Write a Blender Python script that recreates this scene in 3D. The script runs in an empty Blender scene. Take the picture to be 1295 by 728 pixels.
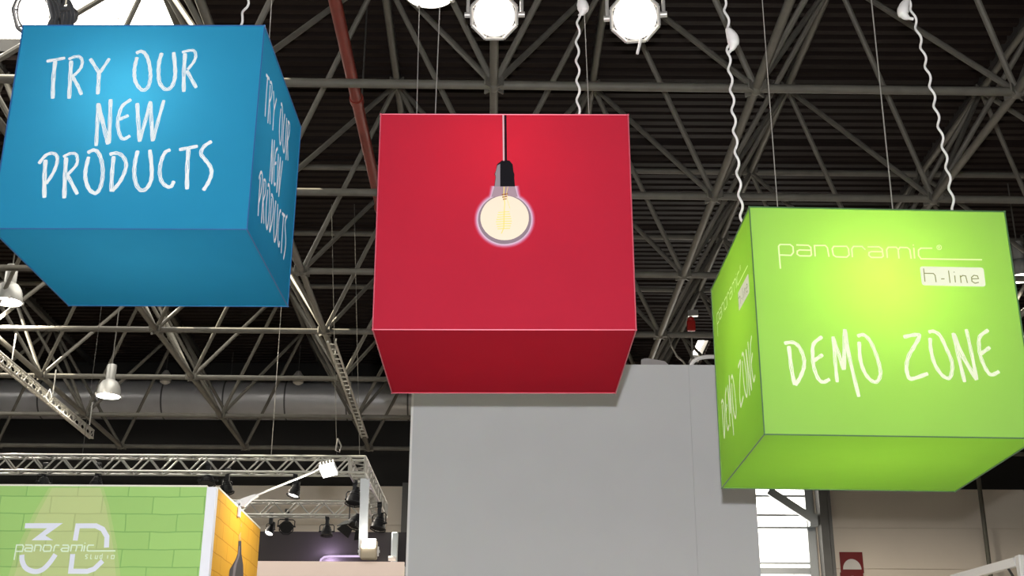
import bpy, bmesh, math, random
from mathutils import Vector, Matrix, Euler
random.seed(7)
scene = bpy.context.scene
col = scene.collection
PI = math.pi

# ---------------------------------------------------------------- camera, sky, sun, flash, exposure
CZ = 1.65                       # eye height
FPX, PITCH, ROLL = 1609.0, 0.3631, 0.0055
cam_data = bpy.data.cameras.new('camera')
cam_data.sensor_width = 36.0
cam_data.lens = FPX / 1295.0 * 36.0
cam_data.clip_end = 300
camera = bpy.data.objects.new('camera', cam_data)
col.objects.link(camera)
camera.matrix_world = (Matrix.Translation((0, 0, CZ)) @ Matrix.Rotation(PITCH, 4, 'X') @ Matrix.Rotation(PI / 2, 4, 'X')
                       @ Matrix.Rotation(ROLL, 4, 'Z'))
scene.camera = camera

world = bpy.data.worlds.new('sky')
scene.world = world
world.use_nodes = True
bg = world.node_tree.nodes['Background']
bg.inputs['Color'].default_value = (1.0, 0.95, 0.85, 1)
bg.inputs['Strength'].default_value = 7.0

def lamp(name, kind, energy, loc, color=(1, 1, 1), size=0.05):
    d = bpy.data.lights.new(name, kind)
    d.energy = energy
    d.color = color
    if kind in ('POINT', 'SPOT'):
        d.shadow_soft_size = size
    o = bpy.data.objects.new(name, d)
    o.location = loc
    col.objects.link(o)
    return o

sun = lamp('sun', 'SUN', 30.0, (-20, 20, 20), (1.0, 0.9, 0.68))
sun.data.angle = 0.01
sun.rotation_euler = Vector((2.6, -0.3, -2.9)).to_track_quat('-Z', 'Y').to_euler()
lamp('camera_flash', 'POINT', 2900, (0, 0, CZ + 0.25), (0.96, 0.97, 1.0), 0.03)

scene.view_settings.view_transform = 'Standard'
scene.view_settings.look = 'None'
scene.view_settings.exposure = 0.0
scene.view_settings.gamma = 1.0
scene.view_settings.use_curve_mapping = False
scene.cycles.max_bounces = 8
scene.cycles.diffuse_bounces = 4
scene.cycles.transmission_bounces = 6
scene.cycles.sample_clamp_indirect = 4.0

# ---------------------------------------------------------------- small tools
def ray(px, py):
    dx, dy = px - 647.5, py - 364
    u = dx * math.cos(ROLL) + dy * math.sin(ROLL)
    v = -dx * math.sin(ROLL) + dy * math.cos(ROLL)
    return Vector((u, FPX * math.cos(PITCH) + v * math.sin(PITCH), FPX * math.sin(PITCH) - v * math.cos(PITCH)))

def at(px, py, Y):
    """point of the photo's ray at depth Y"""
    r = ray(px, py)
    r = r * (Y / r.y)
    return Vector((r.x, r.y, r.z + CZ))

def atz(px, py, Z):
    """point of the photo's ray at height Z above the eye"""
    r = ray(px, py)
    r = r * (Z / r.z)
    return Vector((r.x, r.y, r.z + CZ))

def to_pix(p):
    z = p[2] - CZ
    d = p[1] * math.cos(PITCH) + z * math.sin(PITCH)
    if d < 0.1:
        return (-9999, -9999)
    u = -p[1] * math.sin(PITCH) + z * math.cos(PITCH)
    return (647.5 + FPX * p[0] / d, 364 - FPX * u / d)

class MB:
    def __init__(self):
        self.bm = bmesh.new()

    def box(self, c, s, m=None, bevel=0):
        M = Matrix.Translation(c) @ (m or Matrix()) @ Matrix.Diagonal((s[0], s[1], s[2], 1))
        r = bmesh.ops.create_cube(self.bm, size=1, matrix=M)
        if bevel:
            es = list({e for v in r['verts'] for e in v.link_edges})
            bmesh.ops.bevel(self.bm, geom=es, offset=bevel, segments=2, affect='EDGES', profile=0.5)
        return self

    def tube(self, a, b, r, seg=10, r2=None):
        a, b = Vector(a), Vector(b)
        d = b - a
        M = Matrix.Translation((a + b) / 2) @ d.to_track_quat('Z', 'Y').to_matrix().to_4x4()
        bmesh.ops.create_cone(self.bm, cap_ends=True, segments=seg, radius1=r, radius2=r if r2 is None else r2, depth=d.length, matrix=M)
        return self

    def path(self, pts, r, seg=8):
        pts = [Vector(p) for p in pts]
        rings = []
        n = len(pts)
        up = None
        for i, p in enumerate(pts):
            t = (pts[min(i + 1, n - 1)] - pts[max(i - 1, 0)]).normalized()
            if up is None:
                up = t.orthogonal().normalized()
            up = (up - t * up.dot(t)).normalized()
            w = t.cross(up)
            rr = r(i / (n - 1)) if callable(r) else r
            rings.append([self.bm.verts.new(p + (up * math.cos(2 * PI * k / seg) + w * math.sin(2 * PI * k / seg)) * rr) for k in range(seg)])
        for a, b in zip(rings, rings[1:]):
            for k in range(seg):
                self.bm.faces.new((a[k], a[(k + 1) % seg], b[(k + 1) % seg], b[k]))
        self.bm.faces.new(rings[0][::-1])
        self.bm.faces.new(rings[-1])
        return self

    def ball(self, c, r, seg=12):
        bmesh.ops.create_uvsphere(self.bm, u_segments=seg, v_segments=max(6, seg // 2), radius=r, matrix=Matrix.Translation(c))
        return self

    def lathe(self, prof, M=None, seg=24, cap=True):
        """prof: (r, z) pairs turned about local z"""
        M = M or Matrix()
        rings = []
        for r, z in prof:
            rings.append([self.bm.verts.new(M @ Vector((r * math.cos(2 * PI * k / seg), r * math.sin(2 * PI * k / seg), z))) for k in range(seg)])
        for a, b in zip(rings, rings[1:]):
            for k in range(seg):
                self.bm.faces.new((a[k], a[(k + 1) % seg], b[(k + 1) % seg], b[k]))
        if cap:
            self.bm.faces.new(rings[0][::-1])
            self.bm.faces.new(rings[-1])
        return self

    def poly(self, pts):
        self.bm.faces.new([self.bm.verts.new(Vector(p)) for p in pts])
        return self

    def prism(self, pts, off):
        off = Vector(off)
        a = [self.bm.verts.new(Vector(p)) for p in pts]
        b = [self.bm.verts.new(Vector(p) + off) for p in pts]
        self.bm.faces.new(a[::-1])
        self.bm.faces.new(b)
        n = len(a)
        for i in range(n):
            self.bm.faces.new((a[i], a[(i + 1) % n], b[(i + 1) % n], b[i]))
        return self

    def build(self, name, mat, parent=None, smooth=False, fix=True):
        if fix:
            bmesh.ops.recalc_face_normals(self.bm, faces=self.bm.faces)
        me = bpy.data.meshes.new(name)
        self.bm.to_mesh(me)
        self.bm.free()
        me.materials.append(mat)
        if smooth:
            for p in me.polygons:
                p.use_smooth = True
            me.set_sharp_from_angle(angle=math.radians(40))
        o = bpy.data.objects.new(name, me)
        col.objects.link(o)
        if parent is not None:
            o.parent = parent
        return o

def tag(o, label=None, cat=None, group=None, kind=None):
    if label: o['label'] = label
    if cat: o['category'] = cat
    if group: o['group'] = group
    if kind: o['kind'] = kind
    return o

def empty(name, loc, rot=(0, 0, 0)):
    o = bpy.data.objects.new(name, None)
    o.empty_display_size = 0.2
    o.location = loc
    o.rotation_euler = rot
    col.objects.link(o)
    return o

# ---------------------------------------------------------------- materials
def srgb(r, g, b):
    f = lambda c: (c / 255) / 12.92 if c / 255 <= 0.04045 else ((c / 255 + 0.055) / 1.055) ** 2.4
    return (f(r), f(g), f(b), 1)

def mat(name, color, rough=0.6, metal=0.0, noise=0.0, scale=6.0, spec=0.3, emit=None, strength=0.0):
    m = bpy.data.materials.new(name)
    m.use_nodes = True
    nt = m.node_tree
    b = nt.nodes['Principled BSDF']
    b.inputs['Base Color'].default_value = color
    b.inputs['Roughness'].default_value = rough
    b.inputs['Metallic'].default_value = metal
    b.inputs['Specular IOR Level'].default_value = spec
    if noise:
        tc = nt.nodes.new('ShaderNodeTexCoord')
        n = nt.nodes.new('ShaderNodeTexNoise')
        n.inputs['Scale'].default_value = scale
        n.inputs['Detail'].default_value = 5
        nt.links.new(tc.outputs['Object'], n.inputs['Vector'])
        mx = nt.nodes.new('ShaderNodeMix')
        mx.data_type = 'RGBA'
        mx.inputs['A'].default_value = tuple(c * (1 - noise) for c in color[:3]) + (1,)
        mx.inputs['B'].default_value = tuple(min(1, c * (1 + noise)) for c in color[:3]) + (1,)
        nt.links.new(n.outputs['Fac'], mx.inputs['Factor'])
        nt.links.new(mx.outputs['Result'], b.inputs['Base Color'])
    if emit:
        b.inputs['Emission Color'].default_value = emit
        b.inputs['Emission Strength'].default_value = strength
    return m

def glow(name, color, strength):
    m = bpy.data.materials.new(name)
    m.use_nodes = True
    nt = m.node_tree
    nt.nodes.clear()
    e = nt.nodes.new('ShaderNodeEmission')
    e.inputs['Color'].default_value = color
    e.inputs['Strength'].default_value = strength
    o = nt.nodes.new('ShaderNodeOutputMaterial')
    nt.links.new(e.outputs[0], o.inputs['Surface'])
    return m

def fabric(name, reflect, transmit):
    """stretched print fabric lit from inside: a diffuse face plus light let through"""
    m = bpy.data.materials.new(name)
    m.use_nodes = True
    nt = m.node_tree
    nt.nodes.clear()
    d = nt.nodes.new('ShaderNodeBsdfDiffuse')
    t = nt.nodes.new('ShaderNodeBsdfTranslucent')
    mx = nt.nodes.new('ShaderNodeMixShader')
    mx.inputs[0].default_value = 0.4
    o = nt.nodes.new('ShaderNodeOutputMaterial')
    # fine weave
    tc = nt.nodes.new('ShaderNodeTexCoord')
    nz = nt.nodes.new('ShaderNodeTexNoise')
    nz.inputs['Scale'].default_value = 3.0
    nz.inputs['Detail'].default_value = 2
    nt.links.new(tc.outputs['Object'], nz.inputs['Vector'])
    for sh, c in ((d, reflect), (t, transmit)):
        q = nt.nodes.new('ShaderNodeMix')
        q.data_type = 'RGBA'
        q.inputs['A'].default_value = tuple(k * 0.96 for k in c[:3]) + (1,)
        q.inputs['B'].default_value = tuple(min(1, k * 1.04) for k in c[:3]) + (1,)
        nt.links.new(nz.outputs['Fac'], q.inputs['Factor'])
        nt.links.new(q.outputs['Result'], sh.inputs['Color'])
    nt.links.new(d.outputs[0], mx.inputs[1])
    nt.links.new(t.outputs[0], mx.inputs[2])
    nt.links.new(mx.outputs[0], o.inputs['Surface'])
    return m

M = {}
M['steel'] = mat('grey_painted_steel', (0.135, 0.127, 0.108, 1), 0.5, 0.0, 0.35, 5)
M['dark_steel'] = mat('dark_steel', (0.05, 0.048, 0.045, 1), 0.55, 0.0, 0.3, 4)
M['deck'] = mat('brown_roof_deck', (0.015, 0.0095, 0.008, 1), 0.6, 0.0, 0.3, 0.6, spec=0.12)
M['duct'] = mat('galvanised_duct', (0.50, 0.50, 0.52, 1), 0.32, 0.45, 0.25, 1.2)
M['red_pipe'] = mat('red_pipe_paint', (0.22, 0.035, 0.025, 1), 0.45, 0.0, 0.25, 5)
M['alu'] = mat('aluminium', (0.50, 0.49, 0.46, 1), 0.35, 0.6, 0.1, 10)
M['black'] = mat('black_metal', (0.012, 0.012, 0.014, 1), 0.45, 0.0, 0.2, 12)
M['lamp_grey'] = mat('grey_cast_metal', (0.55, 0.53, 0.50, 1), 0.35, 0.3, 0.2, 12)
M['white'] = mat('white_plastic', (0.78, 0.77, 0.76, 1), 0.45)
M['cord'] = mat('white_cord', (0.72, 0.70, 0.68, 1), 0.5)
M['wire'] = mat('steel_wire', (0.36, 0.34, 0.31, 1), 0.4, 0.3)
M['dim_wire'] = mat('dull_rigging_wire', (0.10, 0.095, 0.085, 1), 0.6)
M['par_dark'] = mat('grey_ribbed_housing', (0.10, 0.10, 0.105, 1), 0.45, 0.3, 0.2, 12)
M['seam'] = mat('dark_seam', (0.10, 0.10, 0.105, 1), 0.5, 0.3)
M['lens'] = glow('lit_lens', (1.0, 0.93, 0.82, 1), 22)
M['lens_soft'] = glow('lit_lamp_glass', (1.0, 0.95, 0.85, 1), 7)
M['print_white'] = mat('white_print', (0.40, 0.41, 0.41, 1), 0.6, emit=(0.93, 1.0, 1.0, 1), strength=0.40)
M['grey_wall'] = mat('grey_painted_panel', (0.56, 0.565, 0.58, 1), 0.8, 0.0, 0.03, 2.5, spec=0.1)
M['clad'] = mat('beige_cladding', (0.68, 0.61, 0.52, 1), 0.7, 0.0, 0.06, 1.0)
M['clad_dark'] = mat('dark_upper_wall', (0.018, 0.017, 0.016, 1), 0.8, 0.0, 0.2, 1.0)
M['pilaster'] = mat('grey_column', (0.13, 0.13, 0.125, 1), 0.7, 0.0, 0.15, 3)
M['floor'] = mat('hall_floor', (0.15, 0.14, 0.13, 1), 0.8, 0.0, 0.15, 2)
M['window_frame'] = mat('window_frame_metal', (0.30, 0.32, 0.33, 1), 0.4, 0.5)
def glass_mat():
    m = bpy.data.materials.new('clear_glazing')
    m.use_nodes = True
    nt = m.node_tree
    nt.nodes.clear()
    a = nt.nodes.new('ShaderNodeBsdfTransparent')
    g = nt.nodes.new('ShaderNodeBsdfGlossy')
    g.inputs['Roughness'].default_value = 0.05
    x = nt.nodes.new('ShaderNodeMixShader')
    x.inputs[0].default_value = 0.06
    o = nt.nodes.new('ShaderNodeOutputMaterial')
    nt.links.new(a.outputs[0], x.inputs[1]); nt.links.new(g.outputs[0], x.inputs[2]); nt.links.new(x.outputs[0], o.inputs['Surface'])
    return m
M['glass'] = glass_mat()
STROKES = {
 'try': [[[[-568,431],[-464,453]],21.6,0],[[[-518,430],[-514,314],[-500,177]],26.2,0],[[[-420,430],[-411,314],[-400,177]],26.2,0],[[[-435,446],[-403,462],[-370,461],[-352,430],[-354,388],[-375,351],[-399,325]],20.6,0],[[[-394,317],[-359,262],[-329,203]],23.3,0],[[[-303,446],[-237,349]],23.4,0],[[[-188,448],[-231,356]],21.5,0],[[[-239,356],[-229,207]],25.2,0],[[[-23,490],[2,501],[29,485],[55,437],[73,369],[80,311],[74,258],[52,232],[25,242],[-8,289],[-21,342],[-24,395],[-18,456]],24.4,0],[[[131,486],[122,422],[127,342],[142,279],[179,238],[214,253],[229,311],[225,379],[205,491]],25.3,0],[[[276,483],[281,353],[293,225]],25.3,0],[[[259,495],[296,507],[329,505],[343,470],[334,427],[304,377]],19.7,0],[[[299,364],[365,252]],23.3,0]],
 'new': [[[[-218,138],[-208,17],[-197,-141]],24.0,0],[[[-217,136],[-181,28],[-139,-94],[-128,-130]],26.8,0],[[[-146,165],[-133,18],[-122,-125]],25.0,0],[[[-24,166],[-68,126],[-83,69],[-84,2],[-64,-69],[-38,-99],[-3,-79]],23.1,0],[[[-28,58],[-76,33]],22.1,0],[[[19,139],[38,18],[61,-112]],25.8,0],[[[61,-109],[81,28],[97,152]],22.8,0],[[[98,147],[118,18],[139,-109]],24.9,0],[[[141,-106],[157,18],[178,160]],21.9,0]],
 'products': [[[[-487,-242],[-479,-349],[-462,-480]],26.4,0],[[[-523,-260],[-491,-209],[-452,-194],[-423,-214],[-417,-259],[-431,-324],[-462,-391]],21.8,0],[[[-366,-227],[-357,-349],[-344,-483]],26.4,0],[[[-382,-217],[-347,-196],[-313,-199],[-298,-231],[-301,-274],[-343,-334]],20.0,0],[[[-340,-344],[-271,-458]],23.5,0],[[[-239,-189],[-209,-173],[-180,-188],[-154,-239],[-137,-308],[-134,-383],[-146,-437],[-168,-454],[-205,-427],[-233,-363],[-240,-299],[-233,-221]],24.6,0],[[[-83,-217],[-80,-326],[-71,-439]],24.9,0],[[[-106,-200],[-70,-192],[-31,-211],[-3,-263],[-8,-325],[-31,-388],[-64,-438]],23.9,0],[[[56,-180],[49,-251],[52,-325],[73,-399],[105,-435],[137,-421],[157,-365],[151,-285],[129,-174]],25.0,0],[[[248,-171],[221,-188],[204,-245],[202,-314],[220,-376],[254,-409],[280,-409],[292,-378]],23.9,0],[[[307,-168],[409,-146]],22.9,0],[[[359,-165],[364,-296],[375,-423]],26.0,0],[[[490,-115],[451,-147],[436,-193],[464,-233],[499,-279],[511,-324],[498,-381],[474,-431]],24.0,0]],
 'demo': [[[[-580,-176],[-575,-300],[-564,-394]],23.2,0],[[[-601,-155],[-555,-150],[-521,-178],[-501,-242],[-506,-299],[-531,-356],[-558,-397]],22.0,0],[[[-391,-115],[-440,-158],[-450,-228],[-448,-298],[-429,-361],[-403,-379],[-369,-363]],22.0,0],[[[-396,-221],[-448,-257]],21.9,0],[[[-326,-114],[-327,-264],[-326,-375]],20.8,0],[[[-327,-117],[-304,-213],[-285,-302]],22.1,0],[[[-282,-301],[-256,-70]],24.3,0],[[[-255,-74],[-245,-231],[-214,-457]],22.1,0],[[[-186,-105],[-153,-98],[-120,-133],[-96,-203],[-82,-273],[-81,-330],[-104,-371],[-136,-365],[-168,-319],[-185,-243],[-182,-143]],22.1,0],[[[75,-106],[139,-92],[162,-101],[125,-163],[88,-221],[69,-285],[75,-342],[98,-351],[182,-321]],23.4,0],[[[220,-74],[246,-70],[280,-96],[307,-173],[327,-243],[323,-300],[302,-344],[265,-329],[230,-263],[218,-180],[221,-113]],22.2,0],[[[356,-81],[369,-216],[385,-362]],22.2,0],[[[358,-85],[394,-216],[453,-348]],25.9,0],[[[433,-57],[445,-196],[455,-348]],21.0,0],[[[555,-58],[504,-98],[492,-163],[496,-227],[518,-297],[542,-321],[584,-302]],22.3,0],[[[551,-161],[494,-201]],22.1,0]],
 'panoramic': [[[[-594,296],[-595,381],[-595,435],[-586,447],[-527,447],[-512,434],[-512,399],[-527,380],[-591,381]],8.4,2],[[[-492,446],[-423,445],[-409,433],[-409,385],[-418,378],[-478,378],[-491,389],[-489,407],[-475,415],[-411,414]],8.4,2],[[[-388,376],[-387,444],[-324,446],[-313,432],[-308,375]],8.4,2],[[[-275,441],[-200,443],[-191,427],[-191,389],[-206,375],[-268,376],[-282,387],[-286,425],[-275,441]],8.4,2],[[[-173,375],[-172,427],[-161,443],[-111,444],[-93,423]],8.4,2],[[[-79,442],[-12,444],[4,430],[6,385],[-4,377],[-63,376],[-77,389],[-74,407],[-59,413],[5,413]],8.4,2],[[[29,374],[30,426],[41,442],[87,443],[97,431],[96,371]],8.5,2],[[[99,428],[110,443],[152,442],[165,429],[167,372]],8.5,2],[[[189,442],[187,374]],8.5,2],[[[188,462],[189,455]],7.4,2],[[[297,441],[231,440],[215,427],[212,393],[224,373],[578,374]],8.5,2],[[[351,447],[348,439],[343,434],[336,432],[329,434],[325,439],[324,446],[326,454],[332,459],[339,461],[346,460],[350,454],[351,447]],4.0,2],[[[332,437],[334,454],[341,454],[341,447],[333,445]],2.8,2],[[[337,445],[340,437]],2.8,2]],
 'plaque': [[[[211,326],[580,325],[578,207],[211,208]],0.0,2]],
 'hline': [[[[231,312],[230,230]],5.7,2],[[[231,282],[284,282],[293,270],[294,229]],5.6,2],[[[325,249],[345,250]],5.6,2],[[[374,302],[374,226]],5.7,2],[[[406,272],[405,229]],5.7,2],[[[405,295],[405,290]],5.7,2],[[[438,273],[438,227]],5.7,2],[[[438,262],[452,273],[469,270],[474,227]],5.7,2],[[[500,253],[541,255],[537,272],[517,275],[502,262],[501,238],[517,226],[540,232]],5.6,2]],
 'cord_light': [[[[-8,681],[-5,373]],9.5,2]],
 'cord_dark': [[[[5,682],[8,373]],14.2,2]],
 'socket': [[[[-26,368],[-17,377],[28,377],[49,351],[53,304],[59,287],[58,261],[62,207],[-61,206],[-54,267],[-60,287],[-50,319],[-45,351]],0.0,2]],
 'socket_shine': [[[[-43,344],[-26,355],[-26,206],[-59,206],[-52,267],[-56,287]],0.0,2]],
 'neck': [[[[-61,206],[62,207],[78,141],[-79,140]],0.0,2]],
 'glass_rim': [[[[157,-4],[155,-24],[151,-44],[145,-64],[136,-82],[124,-99],[111,-114],[95,-128],[78,-139],[60,-148],[41,-154],[21,-158],[1,-160],[-20,-159],[-40,-155],[-59,-148],[-77,-139],[-94,-128],[-109,-115],[-123,-99],[-134,-82],[-143,-64],[-150,-45],[-154,-25],[-156,-4],[-154,16],[-151,37],[-144,56],[-135,75],[-124,92],[-110,108],[-95,121],[-78,133],[-60,142],[-40,149],[-20,153],[1,154],[21,153],[41,149],[61,142],[79,133],[96,122],[112,108],[125,92],[137,75],[145,57],[152,37],[156,17]],0.0,2]],
 'glass': [[[[143,5],[142,-13],[138,-32],[132,-49],[124,-66],[113,-81],[101,-95],[87,-107],[72,-117],[55,-126],[37,-132],[19,-135],[1,-136],[-18,-135],[-36,-132],[-54,-126],[-70,-118],[-86,-108],[-100,-95],[-112,-82],[-122,-66],[-131,-50],[-137,-32],[-141,-14],[-142,5],[-141,23],[-137,42],[-131,59],[-123,76],[-113,92],[-101,106],[-87,118],[-71,129],[-54,137],[-36,143],[-18,147],[1,148],[19,147],[38,143],[56,137],[72,129],[88,119],[102,106],[114,92],[125,77],[133,60],[139,42],[142,24]],0.0,2]],
 'halo0': [[[[-68,209],[69,209],[78,160],[88,137],[102,127],[115,115],[126,102],[137,88],[146,73],[153,58],[158,41],[162,24],[164,7],[164,-10],[162,-28],[158,-45],[153,-61],[146,-77],[138,-92],[128,-106],[116,-119],[103,-130],[90,-140],[75,-149],[59,-156],[43,-162],[26,-165],[9,-167],[-8,-167],[-25,-165],[-42,-162],[-58,-156],[-73,-149],[-88,-141],[-102,-131],[-115,-119],[-126,-106],[-136,-92],[-145,-77],[-152,-62],[-157,-45],[-161,-28],[-162,-11],[-162,6],[-160,24],[-157,41],[-151,57],[-144,73],[-135,88],[-125,102],[-113,115],[-101,126],[-86,136],[-77,159]],0.0,2]],
 'halo1': [[[[-74,210],[75,211],[84,160],[91,142],[105,132],[119,120],[131,107],[142,92],[151,76],[158,60],[164,43],[167,25],[169,7],[169,-11],[168,-29],[164,-46],[158,-63],[151,-80],[142,-95],[132,-110],[120,-123],[107,-135],[93,-146],[77,-155],[61,-162],[44,-167],[27,-171],[9,-173],[-8,-173],[-26,-171],[-43,-168],[-60,-162],[-76,-155],[-91,-146],[-106,-135],[-119,-124],[-131,-110],[-141,-96],[-150,-80],[-157,-64],[-163,-47],[-166,-29],[-168,-11],[-168,7],[-166,25],[-162,42],[-157,59],[-149,76],[-140,91],[-130,106],[-118,119],[-104,131],[-89,142],[-83,159]],0.0,2]],
 'halo2': [[[[-79,212],[81,213],[90,160],[94,148],[109,137],[123,124],[135,111],[146,96],[156,79],[163,62],[169,45],[173,26],[175,8],[175,-11],[173,-29],[169,-48],[164,-65],[156,-82],[147,-99],[136,-114],[124,-127],[111,-140],[96,-151],[80,-160],[63,-168],[46,-173],[28,-177],[10,-179],[-8,-179],[-27,-177],[-45,-174],[-62,-168],[-79,-160],[-94,-151],[-109,-140],[-123,-128],[-135,-114],[-146,-99],[-155,-83],[-162,-66],[-168,-48],[-172,-30],[-174,-12],[-174,7],[-172,26],[-168,44],[-162,62],[-154,79],[-145,95],[-134,110],[-122,124],[-108,136],[-93,147],[-89,159]],0.0,2]],
 'halo3': [[[[-85,214],[87,215],[96,160],[97,153],[113,142],[127,129],[140,115],[151,99],[161,82],[169,65],[175,46],[179,27],[181,8],[181,-11],[179,-30],[175,-49],[169,-68],[161,-85],[152,-102],[141,-117],[128,-132],[114,-145],[99,-156],[82,-166],[65,-173],[47,-179],[29,-183],[10,-185],[-9,-185],[-28,-183],[-46,-179],[-64,-174],[-81,-166],[-98,-156],[-113,-145],[-127,-132],[-139,-118],[-151,-102],[-160,-86],[-168,-68],[-174,-50],[-178,-31],[-180,-12],[-179,7],[-177,27],[-173,46],[-167,64],[-160,82],[-150,98],[-139,114],[-126,128],[-111,141],[-96,153],[-94,159]],0.0,2]],
 'filament': [[[[-3,206],[-5,153],[1,103],[-3,15],[-5,-60],[-19,-95]],4.6,2],[[[20,206],[12,166],[18,115],[32,65]],2.3,2],[[[-37,40],[29,45]],4.6,2],[[[-41,25],[33,30]],4.6,2],[[[-44,10],[36,15]],4.6,2],[[[-48,-5],[40,0]],4.6,2],[[[-51,-20],[43,-15]],4.6,2],[[[-48,-35],[40,-30]],4.6,2],[[[-44,-50],[36,-45]],4.6,2],[[[-41,-65],[33,-60]],4.6,2]],
 'filament_base': [[[[-17,153],[20,161]],6.9,2],[[[-14,138],[16,143]],6.9,2],[[[-10,123],[12,128]],5.8,2]],
 'three': [[[[-3352,1586],[-3093,1588],[-3202,1502],[-3145,1470],[-3293,1469],[-3197,1552],[-3352,1551]],0.0,2]],
 'threed': [[[[-3345,1370],[-3336,1326],[-3304,1280],[-3245,1258],[-3194,1269],[-3153,1310],[-3115,1374]],33.9,1],[[[-2993,1469],[-2988,1570],[-2863,1571],[-2813,1548],[-2778,1498],[-2772,1422]],34.1,2],[[[-2998,1377],[-2997,1261],[-2884,1261],[-2839,1277],[-2788,1332]],33.9,2]],
 'pano2': [[[[-3393,1335],[-3390,1436],[-3349,1437],[-3341,1425],[-3345,1393],[-3388,1393]],9.3,2],[[[-3331,1437],[-3287,1436],[-3278,1422],[-3281,1393],[-3325,1395],[-3330,1407],[-3323,1416],[-3281,1415]],9.4,2],[[[-3264,1393],[-3261,1436],[-3229,1436],[-3220,1426],[-3222,1394]],9.4,2],[[[-3199,1436],[-3158,1436],[-3148,1423],[-3153,1396],[-3196,1394],[-3206,1408],[-3199,1436]],9.4,2],[[[-3132,1394],[-3128,1429],[-3120,1437],[-3096,1435]],9.4,2],[[[-3076,1437],[-3038,1437],[-3029,1424],[-3032,1395],[-3074,1396],[-3081,1408],[-3073,1416],[-3032,1417]],9.4,2],[[[-3015,1395],[-3012,1437],[-2982,1437],[-2975,1427],[-2980,1395]],9.4,2],[[[-2976,1433],[-2973,1437],[-2941,1438],[-2937,1427],[-2941,1395]],9.4,2],[[[-2924,1395],[-2922,1436]],9.4,2],[[[-2923,1455],[-2923,1448]],8.2,2],[[[-2859,1438],[-2897,1438],[-2904,1424],[-2901,1401],[-2892,1398],[-2708,1400]],9.4,2]],
 'studio': [[[[-2892,1372],[-2907,1372],[-2908,1362],[-2896,1356],[-2896,1347],[-2909,1346]],5.3,2],[[[-2872,1375],[-2872,1346],[-2862,1346]],5.3,2],[[[-2839,1370],[-2841,1347],[-2827,1346],[-2824,1370]],5.3,2],[[[-2794,1381],[-2795,1347],[-2808,1348],[-2808,1367],[-2795,1369]],5.3,2],[[[-2756,1370],[-2757,1347]],5.3,2],[[[-2731,1369],[-2711,1369],[-2712,1347],[-2731,1347],[-2731,1369]],5.3,2]],
}

# ---------------------------------------------------------------- the hall
H = 7.4                         # lower chords above the eye
DECK = CZ + H * 1.345 + 0.22
MX, MY = 3.03, 2.96             # grid of the space frame
YB = 32.3                       # back wall

f = MB(); f.box((0, 4, -0.1), (44, 64, 0.2)); tag(f.build('floor', M['floor']), kind='structure')

# roof deck: trapezoid ribs running across, left open at the roof lights
def deck_patch(m, x0, x1, y0, y1):
    p = 0.23
    y = y0
    prof = []
    while y < y1 - 1e-6:
        for dy, dz in ((0, 0), (0.06, 0), (0.085, -0.085), (0.19, -0.085), (0.215, 0)):
            if y + dy <= y1:
                prof.append((y + dy, DECK + dz))
        y += p
    prof.append((y1, DECK))
    a = [m.bm.verts.new((x0, q[0], q[1])) for q in prof]
    b = [m.bm.verts.new((x1, q[0], q[1])) for q in prof]
    for i in range(len(prof) - 1):
        m.bm.faces.new((a[i], a[i + 1], b[i + 1], b[i]))
HOLES = [(-9.4, -4.78, 9.2, 16.8), (-16.2, -11.0, 19.5, 25.6), (4.66, 4.98, 30.2, 32.3), (-8.7, -5.3, 19.9, 24.9)]
d = MB()
deck_patch(d, -18, 18, -16, 9.2)
deck_patch(d, -18, -9.4, 9.2, 16.8); deck_patch(d, -4.78, 18, 9.2, 16.8)
deck_patch(d, -18, 18, 16.8, 19.5)
deck_patch(d, -18, -16.2, 19.5, 25.6); deck_patch(d, -11.0, -8.7, 19.5, 25.6); deck_patch(d, -8.7, -5.3, 24.9, 25.6); deck_patch(d, -8.7, -5.3, 19.5, 19.9); deck_patch(d, -5.3, 18, 19.5, 25.6); deck_patch(d, -18, 18, 25.6, 27.5)
deck_patch(d, -18, 18, 27.5, 30.2)
deck_patch(d, -18, 4.66, 30.2, YB); deck_patch(d, 4.98, 18, 30.2, YB)
o = tag(d.build('ceiling', M['deck']), kind='structure')
md = o.modifiers.new('thick', 'SOLIDIFY'); md.thickness = 0.02; md.offset = 1
for i, (x0, x1, y0, y1) in enumerate(HOLES):
    r = empty('window_%d' % (i + 2), ((x0 + x1) / 2, (y0 + y1) / 2, DECK)); tag(r, kind='structure')
    w, l = x1 - x0, y1 - y0
    m = MB()
    for sx in (-1, 1): m.box((sx * w / 2, 0, 0.1), (0.06, l + .06, 0.22))
    for sy in (-1, 1): m.box((0, sy * l / 2, 0.1), (w, 0.06, 0.22))
    m.build('window_frame', M['dark_steel'], r)
    g = MB(); g.box((0, 0, 0.2), (w, l, 0.012)); g.build('glass', M['glass'], r)

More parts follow.
